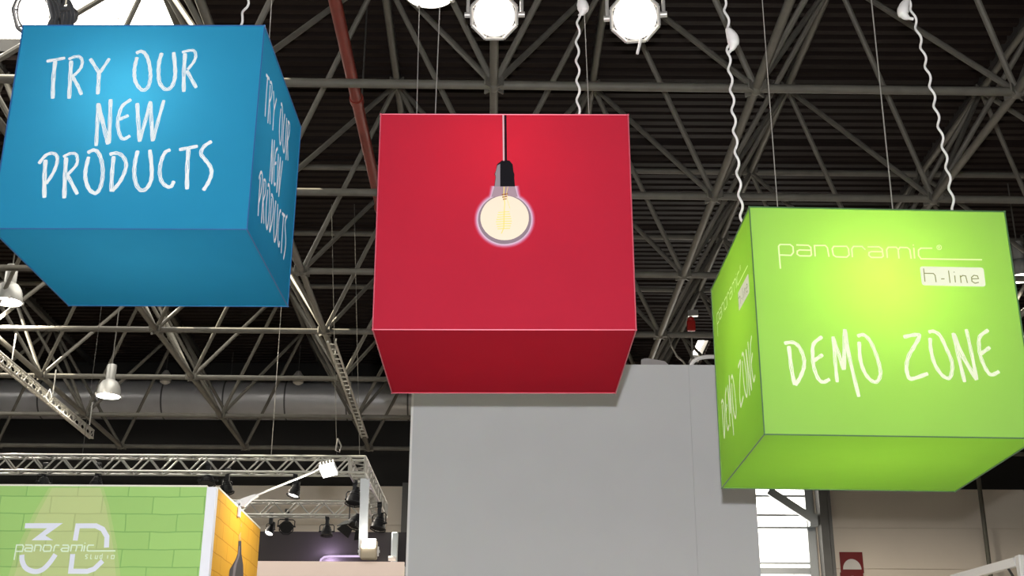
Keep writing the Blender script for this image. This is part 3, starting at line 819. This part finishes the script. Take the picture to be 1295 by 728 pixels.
rp_print(['socket_shine'], 'printed_socket_highlight', srgb(150, 140, 146), 5)

# ---------------------------------------------------------------- wires and mains cords that carry the cubes
def cube_top_z(t, p):
    root, _, W, h, d = t
    Mx = Matrix.Translation(root.location) @ root.rotation_euler.to_matrix().to_4x4()
    q = Mx.inverted() @ Vector(p)
    q.z = h + .006
    return Mx @ q
def hang_wire(t, px, py, dy, ptop, label, r=.0032):
    """wire whose foot shows at (px, py) where it passes behind the cube's top edge"""
    Y = t[0].location.y + dy
    foot = at(px, py, Y); foot = cube_top_z(t, foot)
    q = at(ptop[0], ptop[1], Y); k = (CZ + H - .05 - foot.z) / max(.05, (q.z - foot.z))
    top = foot + (q - foot) * k
    o = MB().tube(foot, top, r, 6).build('suspension_wire', M['wire'], None, True)
    tag(o, label, 'wire', 'suspension wires of the cubes')
    m = MB(); m.tube(foot, foot + Vector((0, 0, .03)), .008, 8); m.build('ferrule', M['wire'], o)
    return o
hang_wire(blue, 342.6, 50, .45, (343.5, 0), 'thin wire rising from the right edge of the blue cube')
hang_wire(blue, 151.5, 30, .1, (152, 0), 'thin wire rising from the middle of the blue cube, before the bright roof light')
hang_wire(red, 527.5, 142, .35, (530, 16), 'left of the two thin wires rising from the left part of the red cube')
hang_wire(red, 549, 143, .2, (556, 12), 'right of the two thin wires rising from the left part of the red cube', .004)
hang_wire(red, 746.5, 143, .2, (739, 18), 'thin copper-tinted wire beside the white cord of the red cube')
hang_wire(green, 983, 258, .3, (964, 0), 'thin wire rising from the left part of the green cube')
hang_wire(green, 1128, 263, .3, (1102, 0), 'thin bright wire rising from the middle of the green cube', .0045)

def mains_cord(t, pts, dy, label, plug=None, r=.0085):
    Y = t[0].location.y + dy
    P = [at(x, y, Y) for x, y in pts]
    foot = cube_top_z(t, P[0])
    P[0] = foot
    Q = []
    for a, b in zip(P, P[1:]):
        n = max(2, int((b - a).length / .012))
        for i in range(n): Q.append(a.lerp(b, i / n))
    Q.append(P[-1])
    out = []
    L = 0
    for i, p in enumerate(Q):
        if i: L += (p - Q[i - 1]).length
        w = .011 * min(1, i / 6, (len(Q) - 1 - i) / 6)
        out.append(p + Vector((w * math.sin(L / .155 * 2 * PI), w * .8 * math.cos(L / .155 * 2 * PI), 0)))
    # straight on up to the frame
    up = out[-1].copy(); dirn = (P[-1] - P[-2]).normalized()
    dirn = Vector((dirn.x * .3, 0, 1)).normalized()
    while up.z < CZ + H - .08:
        up = up + dirn * .2; out.append(up + Vector((.01 * math.sin(up.z * 9), 0, 0)))
    o = MB().path(out, r, 8).build('mains_cord', M['cord'], None, True)
    tag(o, label, 'cord', 'white mains cords of the cubes')
    if plug:
        (x0, y0), (x1, y1), (x2, y2) = plug
        a, b, c = at(x0, y0, Y), at(x1, y1, Y), at(x2, y2, Y)
        m = MB()
        pr = lambda tt: .012 + .022 * math.sin(min(1, tt * 1.05) * PI) ** .8
        pl_ = []
        for k in range(25):
            t_ = k / 24
            pl_.append(a * (1 - t_) ** 2 + (b * 1.5 - (a + c) * .25) * 2 * t_ * (1 - t_) + c * t_ ** 2)
        m.path(pl_, lambda tt: .011 + .030 * math.sin(PI * min(1, tt * 1.15)) ** .7 * (1 if tt < .62 else .75) if tt < .87 else .011, 14)
        m.build('plug_coupling', M['cord'], o, True)
    return o
mains_cord(blue, [(302, 34), (305, 24), (312, 8), (314, -8)], .3, 'white twisted cord rising from the right half of the blue cube')
mains_cord(red, [(730, 146), (731, 100), (730, 60), (732, 20), (733, -4)], .2, 'white twisted cord with coupling rising from the red cube', ((733, -4), (739, 12), (732, 20)))
mains_cord(green, [(939, 272), (932, 200), (925, 110), (921, 68), (922, 40), (918, 14), (916, -6)], .1, 'white twisted cord rising behind the left edge of the green cube', ((919, 36), (930, 53), (921, 67)))
mains_cord(green, [(1208, 267), (1196, 200), (1180, 120), (1166, 60), (1156, 22), (1150, 0)], .3, 'white twisted cord rising from the right part of the green cube', ((1149, -2), (1139, 18), (1155, 24)))

# ---------------------------------------------------------------- tall grey stand wall
GY = 13.0
x0, x1 = at(520, 600, GY).x, at(957, 640, GY).x
zt = at(840, 461, GY).z
gw = empty('exhibition_wall', ((x0 + x1) / 2, GY + .3, 0)); tag(gw, 'tall plain grey exhibition wall standing behind the red cube', 'exhibition wall')
gx0, gx1 = x0 - gw.location.x, x1 - gw.location.x
m = MB(); sx = at(877, 600, GY).x - gw.location.x
m.box(((gx0 + sx - .0008) / 2, 0, zt / 2), (sx - .0008 - gx0, .6, zt)); m.build('wall_panel', M['grey_wall'], gw)
m = MB(); m.box(((gx1 + sx + .0008) / 2, 0, zt / 2), (gx1 - sx - .0008, .6, zt)); m.build('wall_panel', M['grey_wall'], gw)
m = MB(); m.box((gx0 - .012, 0, zt / 2), (.024, .61, zt + .004)); m.build('corner_trim', M['white'], gw)
# things lying on its top
m = MB(); p = at(815, 460, GY + .25)
m.prism([(p.x - .02, GY + .03, zt), (p.x + .25, GY + .05, zt), (p.x + .20, GY + .06, zt + .06), (p.x + .0, GY + .05, zt + .09)], (0, .09, .0))
m.prism([(p.x - .06, GY + .02, zt), (p.x + .03, GY + .03, zt), (p.x - .01, GY + .04, zt + .085), (p.x - .055, GY + .03, zt + .07)], (0, .05, 0))
tag(m.build('folded_cardboard', mat('pale_card', (.33, .31, .31, 1), .8)), 'folded pale cardboard lying on top of the grey wall beside the red cube', 'cardboard')
m = MB(); pts = []
for i in range(17):
    a = PI * (1 - i / 16); pts.append((at(905, 461, GY + .2).x + .26 * math.cos(a) - .02, GY + .09 + .03 * math.sin(a * 2), zt + .02 + .10 * math.sin(a)))
m.path(pts, .022, 8)
tag(m.build('white_cable', M['cord'], None, True), 'thick white cable arched over the grey wall top at the green cube', 'cable')
m = MB(); a, b = at(845, 423, GY + 5), at(872, 461, GY + .3)
m.path([at(845, 423, 17.5), at(849, 437, 16.5), at(856, 450, 15.2), at(864, 457, 14), Vector((b.x, b.y, zt + .008))], .011, 6)
tag(m.build('grey_cable', M['wire'], None, True), 'thin grey cable sagging from the roof frame to the grey wall top', 'cable')

# ---------------------------------------------------------------- green and orange brick-printed booth
BY = 8.8
BZ = CZ + 0.2097 * BY
def brick(name, base, line, phase, axis, ox=0.0):
    m = mat(name, base, .75, spec=.1)
    nt = m.node_tree
    b = nt.nodes['Principled BSDF']
    tc = nt.nodes.new('ShaderNodeTexCoord')
    sp = nt.nodes.new('ShaderNodeSeparateXYZ'); cb = nt.nodes.new('ShaderNodeCombineXYZ')
    nt.links.new(tc.outputs['Object'], sp.inputs[0])
    ad = nt.nodes.new('ShaderNodeMath'); ad.operation = 'ADD'; ad.inputs[1].default_value = ox
    az = nt.nodes.new('ShaderNodeMath'); az.operation = 'ADD'; az.inputs[1].default_value = phase
    nt.links.new(sp.outputs[axis], ad.inputs[0]); nt.links.new(ad.outputs[0], cb.inputs[0])
    nt.links.new(sp.outputs[2], az.inputs[0]); nt.links.new(az.outputs[0], cb.inputs[1])
    ns = nt.nodes.new('ShaderNodeTexNoise'); ns.inputs['Scale'].default_value = 5
    nt.links.new(tc.outputs['Object'], ns.inputs['Vector'])
    wob = nt.nodes.new('ShaderNodeVectorMath'); wob.operation = 'MULTIPLY_ADD'
    wob.inputs[1].default_value = (.016, .016, 0)
    nt.links.new(ns.outputs['Color'], wob.inputs[0]); nt.links.new(cb.outputs[0], wob.inputs[2])
    t = nt.nodes.new('ShaderNodeTexBrick')
    t.inputs['Scale'].default_value = 1.0
    t.inputs['Brick Width'].default_value = .355
    t.inputs['Row Height'].default_value = .1215
    t.inputs['Mortar Size'].default_value = .004
    t.inputs['Mortar Smooth'].default_value = .3
    t.inputs['Color1'].default_value = tuple(c * .97 for c in base[:3]) + (1,)
    t.inputs['Color2'].default_value = tuple(c * 1.04 for c in base[:3]) + (1,)
    t.inputs['Mortar'].default_value = line
    nt.links.new(wob.outputs[0], t.inputs['Vector'])
    nt.links.new(t.outputs['Color'], b.inputs['Base Color'])
    bp = nt.nodes.new('ShaderNodeBump'); bp.invert = True; bp.inputs['Strength'].default_value = .5; bp.inputs['Distance'].default_value = .01
    nt.links.new(t.outputs['Fac'], bp.inputs['Height']); nt.links.new(bp.outputs[0], b.inputs['Normal'])
    return m
zl = at(100, 625.7, BY).z
ph = -(zl % .1215) + .1215
M['green_brick'] = brick('green_brick_print', (.335, .55, .165, 1), (.235, .44, .13, 1), ph, 0, .17)
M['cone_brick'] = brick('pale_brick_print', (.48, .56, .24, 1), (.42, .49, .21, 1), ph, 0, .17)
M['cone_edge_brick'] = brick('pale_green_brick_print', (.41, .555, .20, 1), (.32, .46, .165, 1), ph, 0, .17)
M['orange_brick'] = brick('orange_brick_print', (.74, .385, .04, 1), (.58, .27, .025, 1), ph, 1, .1)
bo_ = empty('exhibition_booth', (0, 0, 0)); tag(bo_, 'booth with green brick-print front and orange brick-print side, lettered 3D panoramic studio', 'exhibition booth')
xe, xw = -0.2410 * BY, -0.2334 * BY
m = MB(); m.box(((-6.5 + xe) / 2, BY + .03, BZ / 2), (xe + 6.5, .06, BZ)); gp = m.build('front_panel', M['green_brick'], bo_); gp['label'] = 'green panel printed with brickwork'
m = MB(); m.box(((xe + xw) / 2, BY + .027, BZ / 2), (xw - xe, .066, BZ), None, .004)
cp = m.build('corner_post', mat('white_laminate', (.80, .80, .84, 1), .5), bo_); cp['label'] = 'white corner post'
YE = BY + 1.66
m = MB(); m.box((xw - .03, (BY + .06 + YE) / 2, BZ / 2), (.06, YE - BY - .06, BZ)); op = m.build('side_panel', M['orange_brick'], bo_); op['label'] = 'orange panel printed with brickwork'
m = MB(); m.box((xw - .03, (BY + .06 + YE) / 2, BZ + .008), (.064, YE - BY - .06, .014)); m.box(((-6.5 + xe) / 2, BY + .03, BZ + .006), (xe + 6.5, .064, .012)); m.build('top_edge', mat('pale_edge', (.75, .72, .6, 1), .5), bo_)
def wall_put(lift): return lambda q: Vector((q.x, BY - lift, q.y + CZ))
# printed pale cone behind the logo
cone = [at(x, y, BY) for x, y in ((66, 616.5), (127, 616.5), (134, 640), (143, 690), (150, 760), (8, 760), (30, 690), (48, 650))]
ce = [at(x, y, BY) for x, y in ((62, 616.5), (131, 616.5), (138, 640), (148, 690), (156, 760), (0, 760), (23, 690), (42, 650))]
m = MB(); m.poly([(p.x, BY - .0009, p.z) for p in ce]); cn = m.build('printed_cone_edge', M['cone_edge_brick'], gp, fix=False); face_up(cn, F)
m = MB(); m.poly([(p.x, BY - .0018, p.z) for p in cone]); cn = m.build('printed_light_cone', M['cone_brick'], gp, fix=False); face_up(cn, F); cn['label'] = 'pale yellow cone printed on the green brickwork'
LG = mat('logo_white', (.72, .74, .82, 1), .6)
LP = mat('logo_pale_green', (.68, .80, .60, 1), .6)
prints(gp, ['three', 'threed'], 'logo', LG, wall_put(.0032), F, 'large pale 3D of the wall logo', seed=3)
prints(gp, ['pano2', 'studio'], 'lettering', LP, wall_put(.0048), F, 'pale lettering reading panoramic studio', seed=4)
# bottle print on the orange side
def side_at(px, py, lift=.002):
    r = ray(px, py); r = r * ((xw + lift) / r.x)
    return Vector((xw + lift, r.y, r.z + CZ))
m = MB(); m.poly([side_at(x, y) for x, y in ((301.6, 683.5), (305.2, 683.5), (305.4, 700), (307.6, 714), (308, 745), (287, 745), (290.5, 720), (297.5, 708), (301, 699))])
bt = m.build('printed_bottle', mat('bottle_ink', srgb(52, 46, 52), .5), op, fix=False); face_up(bt, Rr); bt['label'] = 'dark bottle neck printed on the orange panel'
m = MB(); m.poly([side_at(x, y, .003) for x, y in ((302.5, 690), (303.3, 690), (303, 702), (299, 714), (296, 735), (293.5, 735), (295.5, 716), (300.5, 703))])
o = m.build('printed_bottle_shine', mat('bottle_shine_ink', srgb(120, 112, 118), .5), op, fix=False); face_up(o, Rr)
m = MB()
for pts in (((302, 676), (305, 672), (304.2, 680), (301.8, 682.5)), ((304.3, 664), (306, 660), (305.6, 667)), ((303, 680.5), (305.2, 680), (304.6, 683), (302.6, 683))):
    m.poly([side_at(x, y, .002) for x, y in pts])
o = m.build('printed_splash', mat('splash_ink', srgb(205, 165, 95), .5), op, fix=False); face_up(o, Rr); o['label'] = 'splash printed above the bottle'

# arm spotlight clamped to the top of the orange panel
AY = 9.55
al = empty('arm_spotlight', at(303, 641, AY)); tag(al, 'lit spotlight on a long white arm clamped to the orange booth panel', 'spotlight')
o0 = al.location
base = [at(x, y, AY) - o0 for x, y in ((297, 637), (306, 633), (322, 628), (328, 625))]
m = MB(); m.prism([at(x, y, AY - .02) - o0 for x, y in ((300, 640), (298, 634), (308, 629), (322, 624.5), (326, 626), (318, 631), (308, 640))], (0, .045, 0)); m.build('transformer_housing', M['white'], al)
m = MB(); m.path([at(x, y, AY) - o0 for x, y in ((322, 627), (350, 615.5), (380, 603.5), (398, 595.5), (406, 591.5))], .007, 8); m.build('arm', M['white'], al, True)
m = MB(); c = Vector((xw - .03, AY, BZ)) - o0; m.box(c + Vector((.0, 0, .03)), (.10, .05, .03)); m.box(c + Vector((.042, 0, -.02)), (.014, .05, .10)); m.box(c + Vector((-.042, 0, -.02)), (.014, .05, .10)); m.tube(c + Vector((0, 0, .03)), base[1], .014, 8); m.build('clamp', M['white'], al)
hc = at(415.5, 596.5, AY) - o0
hq = Vector((.12, -.5, -.86)).to_track_quat('-Z', 'Y').to_matrix().to_4x4() @ Matrix.Rotation(math.radians(-24), 4, 'Z')
m = MB(); m.box(hc + (hq.to_3x3() @ Vector((0, 0, .025))), (.125, .105, .035), hq, .006)
for k in range(5): m.box(hc + (hq.to_3x3() @ Vector((-.05 + k * .025, .01, .055))), (.008, .09, .02), hq)
m.build('lamp_head', M['white'], al)
m = MB(); m.box(hc + (hq.to_3x3() @ Vector((0, 0, -.002))), (.112, .092, .006), hq); m.build('lamp_glass', M['lens_soft'], al)
sp = lamp('arm_lamp_light', 'SPOT', 42, (0, 0, 0), (1, .95, .82), .04)
sp.parent = al; sp.location = hc + Vector((-.03, 0, -.06)); sp.data.spot_size = 2.3; sp.data.spot_blend = .6
sp.rotation_euler = (Vector((xw, AY + .05, BZ - .35)) - (o0 + sp.location)).to_track_quat('-Z', 'Y').to_euler()

# ---------------------------------------------------------------- stage truss rectangle over the far booth
TY, TYB = 16.0, 18.9
tz = at(462, 577, TY).z
th_ = .205
rg = empty('stage_truss', (0, 0, 0)); tag(rg, 'silver box truss rectangle hung over the far booth, carrying black stage lights', 'truss')
xr = at(462, 577, TY).x - .1
zc = tz - th_ / 2
box_truss('truss_span', (-9.5, TY + .1, zc), (xr - .1, TY + .1, zc), th_, .2, .0165, .011, M['alu'], rg, 20)
box_truss('truss_span', (-9.5, TYB + .1, zc), (xr - .1, TYB + .1, zc), th_, .2, .0165, .011, M['alu'], rg, 20)
box_truss('truss_span', (xr, TY + .2, zc), (xr, TYB, zc), th_, .2, .0165, .011, M['alu'], rg, 8)
for y in (TY + .1, TYB + .1):
    m = MB()
    for sx in (-.1, .1):
        for sy in (-.1, .1):
            m.tube((xr + sx, y + sy, zc - th_ / 2), (xr + sx, y + sy, zc + th_ / 2), .0165, 8)
    for sz in (-th_ / 2, th_ / 2):
        for sx in (-.1, .1):
            m.tube((xr + sx, y - .1, zc + sz), (xr + sx, y + .1, zc + sz), .0165, 8); m.tube((xr - .1, y + sx, zc + sz), (xr + .1, y + sx, zc + sz), .0165, 8)
    m.build('corner_block', M['alu'], rg)
def rig_wire(px, py, label, toppy):
    a = at(px, py, TY + .1); b = at(toppy[0], toppy[1], TY + .1)
    k = (CZ + H - .05 - a.z) / (b.z - a.z); top = a + (b - a) * k
    a.z = zc + th_ / 2 + .02
    o = MB().tube(a, top, .0035, 6).build('rigging_wire', M['wire'] if px == 343 else M['dim_wire'], None, True); tag(o, label, 'wire', 'wires holding the stage truss')
    return o, a
rig_wire(343, 576, 'thin steel wire from under the blue cube corner down to the stage truss', (355, 400))
o, a = rig_wire(426, 576, 'thin steel wire with shackle loop right of the cable tray, down to the stage truss', (424, 480))
m = MB(); p = a + Vector((0, 0, .12)); m.path([p + Vector((.0, 0, .12)), p + Vector((.05, 0, .02)), p + Vector((.03, 0, -.06)), p + Vector((-.02, 0, -.04)), p + Vector((0, 0, .12))], .01, 6); m.build('shackle', M['wire'], o, True)
rig_wire(455, 576, 'thin steel wire above the right end of the stage truss', (454, 530))
rig_wire(104, 576, 'thin steel wire under the lattice girder down to the stage truss', (108, 545))

M['lens_dim'] = glow('stage_lamp_lens', (1, .95, .88, 1), 5)
G_ = 'black stage lights on the truss'
def stage(px, py, Y, R, aim, label, lens=None, doors=False, yoke=.2, L=None):
    R *= 1.15
    Y = Y + .1 if Y in (TY + .1, TYB + .1) else Y
    return par_can(at(px, py, Y), aim, R, label, L=L, cat='stage light', group=G_, body=M['black'], lens=lens, yoke_up=yoke, name='stage_light', doors=doors, tall=zc - th_ / 2 - .0165)
stage(371, 626, TY + .1, .065, (-.25, -.2, -1), 'black stage light hanging left of the arm spotlight head', M['lens_dim'], yoke=.13, L=.19)
stage(55, 614, TY + .1, .07, (.1, -.1, -1), 'black stage light peeping over the green booth wall, leftmost', yoke=.12, L=.14)
stage(121, 614, TY + .1, .07, (-.1, -.1, -1), 'black stage light peeping over the green booth wall above the pale cone', yoke=.12, L=.14)
stage(262, 611, TY + .1, .08, (0, -.3, -1), 'grey-topped stage light peeping over the white booth corner post', yoke=.12, L=.13)
stage(287, 622, TY + .1, .07, (.2, -.1, -1), 'black stage light above the near end of the orange panel', yoke=.16, L=.18)
stage(340, 674, TYB + .1, .055, (-.25, -.45, -.9), 'small black stage light with glowing white lens on the rear truss', M['lens_soft'], yoke=.24, L=.2)
stage(362, 667, TYB + .1, .082, (.15, -.8, -.6), 'round black stage light facing forward beside the glowing small one', yoke=.22, L=.16)
stage(413, 676, TYB + .1, .072, (.0, -.1, -1), 'black stage light pointing straight down at the middle of the rear truss', yoke=.28, L=.17)
stage(447, 636, TY + .6, .085, (-.1, -.2, -1), 'upper black stage light by the white post on the side truss', yoke=.26, L=.22)
stage(448, 664, TY + .85, .085, (-.3, -.35, -1), 'black stage light with barn doors left of the white post', None, True, yoke=.2, L=.16)
stage(478, 668, TY + 1.85, .085, (-.15, -.2, -1), 'black stage light at the far end of the side truss, right of the white post', yoke=.26, L=.22)

# white post hanging at the truss corner and the flood at its foot
wp = empty('hanging_post', (0, 0, 0)); tag(wp, 'white flat post hanging below the right corner of the stage truss', 'post')
PY = TY + .35
m = MB(); pts = [at(x, y, PY) for x, y in ((455.5, 608), (467.0, 608), (465.5, 640), (464, 697), (455.5, 699), (453.2, 692), (455, 640))]
pts[0].z = pts[1].z = zc - th_ / 2 - .0
m.prism(pts, (0, .05, 0)); m.build('post_body', mat('white_post', (.72, .76, .80, 1), .5), wp)
m = MB(); p = (pts[0] + pts[1]) / 2; m.box((p.x - .02, PY + .02, p.z + .01), (.14, .14, .03)); m.build('post_bracket', M['alu'], wp)
fl = empty('flood_lamp', at(466, 707, PY - .12)); tag(fl, 'lit beige box floodlight at the foot of the white hanging post', 'floodlight')
m = MB(); m.box((0, 0, .12), (.21, .14, .24), None, .02); m.build('lamp_housing', mat('beige_housing', (.45, .38, .28, 1), .5), fl)
m = MB(); m.box((0, -.075, .185), (.17, .012, .10)); m.box((0, 0, .243), (.17, .11, .012)); m.build('lamp_glass', M['lens'], fl)
m = MB()
for s in (-1, 1): m.box((s * .118, .0, .1), (.016, .03, .12)); m.tube((s * .1, 0, .1), (s * .135, 0, .1), .02, 10)
m.box((-.055, .1, .12), (.03, .13, .03)); m.build('bracket', M['white'], fl)

# ---------------------------------------------------------------- far booth: pink fascia and dark backdrop with a neon tube
DY = 20.7
dz = at(400, 672, DY).z
x0, x1 = at(280, 690, DY).x, at(514, 690, DY).x
fb = empty('far_booth', (0, DY, 0)); tag(fb, 'far booth with pale pink fascia below a dark backdrop, lit purple inside', 'exhibition booth')
m = MB(); m.box(((x0 + x1) / 2, .05, dz / 2), (x1 - x0, .1, dz)); m.build('backdrop', mat('dark_backdrop', (.038, .034, .035, 1), .7), fb)
fz = at(400, 710, DY - .6).z
m = MB(); m.box(((x0 + x1) / 2 + .0, -.6, fz - .45), (x1 - x0 + .05, .08, .9)); fa = m.build('fascia', mat('pink_fascia_added_glow', (.72, .60, .53, 1), .6, emit=(1, .76, .62, 1), strength=.36), fb)  # emission added to brighten the fascia, in place of light falling on it
m = MB()
for s in (x0 + .05, x1 - .05): m.box((s, -.32, fz / 2), (.1, .5, fz))
m.build('side_wall', mat('booth_side', (.5, .45, .42, 1), .7), fb)
nt_ = [at(x, y, DY - .06) - Vector((0, DY, 0)) for x, y in ((404.5, 722), (404.5, 712), (406, 707), (410, 704), (416, 703), (440, 703), (458, 703))]
m = MB(); m.path(nt_, .016, 8); ne = m.build('neon_tube', glow('lilac_neon', (.80, .62, .90, 1), 1.1), fb, True); ne['label'] = 'lilac neon tube with rounded corner'
pl = lamp('neon_glow', 'POINT', 16, (0, 0, 0), (.82, .62, 1.0), .06); pl.parent = fb
q = at(416, 703, DY - .14); pl.location = Vector((q.x, -.14, q.z - .02))
m = MB(); p = at(499, 690, DY - .12); zt2 = at(499, 673, DY - .12).z
m.box((p.x, -.12, (fz - .05 + zt2) / 2), (.10, .12, zt2 - fz + .05), None, .02); lb = m.build('light_column', mat('pale_light_column', (.68, .76, .78, 1), .5), fb); lb['label'] = 'pale upright column at the right end of the backdrop'
m = MB(); p2 = at(496, 706, DY - .25); m.tube((p2.x - .06, -.25, p2.z), (p2.x + .06, -.25, p2.z), .04, 10); m.tube((p2.x, -.25, p2.z - .1), (p2.x, -.25, p2.z), .02, 8); m.build('small_lamp', M['white'], fb, True)

# ---------------------------------------------------------------- right background
sg = empty('safety_sign', at(1077, 711, YB - .02)); tag(sg, 'red safety sign with white half disc on the beige wall, upper of two', 'sign', 'red safety signs')
a, b = at(1062, 711, YB - .02), at(1091, 711, YB - .02); w = b.x - a.x; h = at(1077, 696, YB).z - at(1077, 722.5, YB).z
m = MB(); m.box((0, 0, 0), (w, .02, h)); m.build('sign_plate', mat('sign_red', (.15, .004, .005, 1), .5), sg)
m = MB(); rr = w * .40; zb = -h * .33
m.poly([(rr * math.cos(PI * k / 20), -.013, zb + rr * 1.12 * math.sin(PI * k / 20)) for k in range(21)]); o = m.build('white_half_disc', mat('sign_white', (.60, .58, .55, 1), .6), sg, fix=False); face_up(o, F)
s2 = empty('safety_sign', at(1078, 737, YB - .02)); tag(s2, 'red safety sign cut by the bottom edge of the photo, lower of two', 'sign', 'red safety signs')
m = MB(); m.box((0, 0, 0), (w, .02, h)); m.build('sign_plate', bpy.data.materials['sign_red'], s2)
m = MB(); m.prism([(-.02, -.011, h * .33), (.05, -.011, h * .33), (.02, -.011, h * .18), (-.08, -.011, h * .05)], (0, -.004, 0)); m.build('sign_symbol', bpy.data.materials['sign_white'], s2)

p = at(1243, 650, 31.4)
m = MB(); m.tube((p.x, 31.4, 0), (p.x, 31.4, CZ + H + .3), .055, 12)
pp_ = m.build('drop_pipe', mat('olive_grey_pipe', (.10, .095, .075, 1), .5), None, True); tag(pp_, 'grey vertical pipe before the beige wall right of the signs', 'pipe')
m = MB()
for z in (2, 4.2): m.tube((p.x, 31.4, z), (p.x, YB - .004, z), .02, 6)
m.build('pipe_bracket', M['dark_steel'], pp_)

QY = 12.0
c = at(1291, 702, QY); 
wf = empty('stand_gantry', (c.x, QY, 0)); tag(wf, 'white metal gantry corner at the lower right with post and receding beam', 'gantry')
m = MB(); m.box((0, 0, c.z / 2), (.085, .085, c.z), None, .006)
for s in (-1, 1): m.box((s * .022, -.044, c.z / 2), (.006, .006, c.z))
m.build('post', M['white'], wf)
e = atz(1205, 731, c.z - CZ - .04) - Vector((c.x, QY, 0))
st = Vector((-.02, .06, c.z - .05)); e.z = c.z - .05
m = MB(); dd = (e - st); mm = dd.to_track_quat('X', 'Z').to_matrix().to_4x4(); m.box((st + e) / 2, (dd.length, .06, .085), mm, .005); m.build('beam', M['white'], wf)
m = MB(); m.box((.75, 0, c.z - .045), (1.4, .06, .085), None, .005); m.build('beam', M['white'], wf)
m = MB(); q1 = st + dd.normalized() * .02 + Vector((0, 0, -.22)); q2 = st + dd.normalized() * .16 + Vector((0, 0, -.04)); m.tube(q1, q2, .012, 6); m.build('corner_brace', M['dark_steel'], wf)
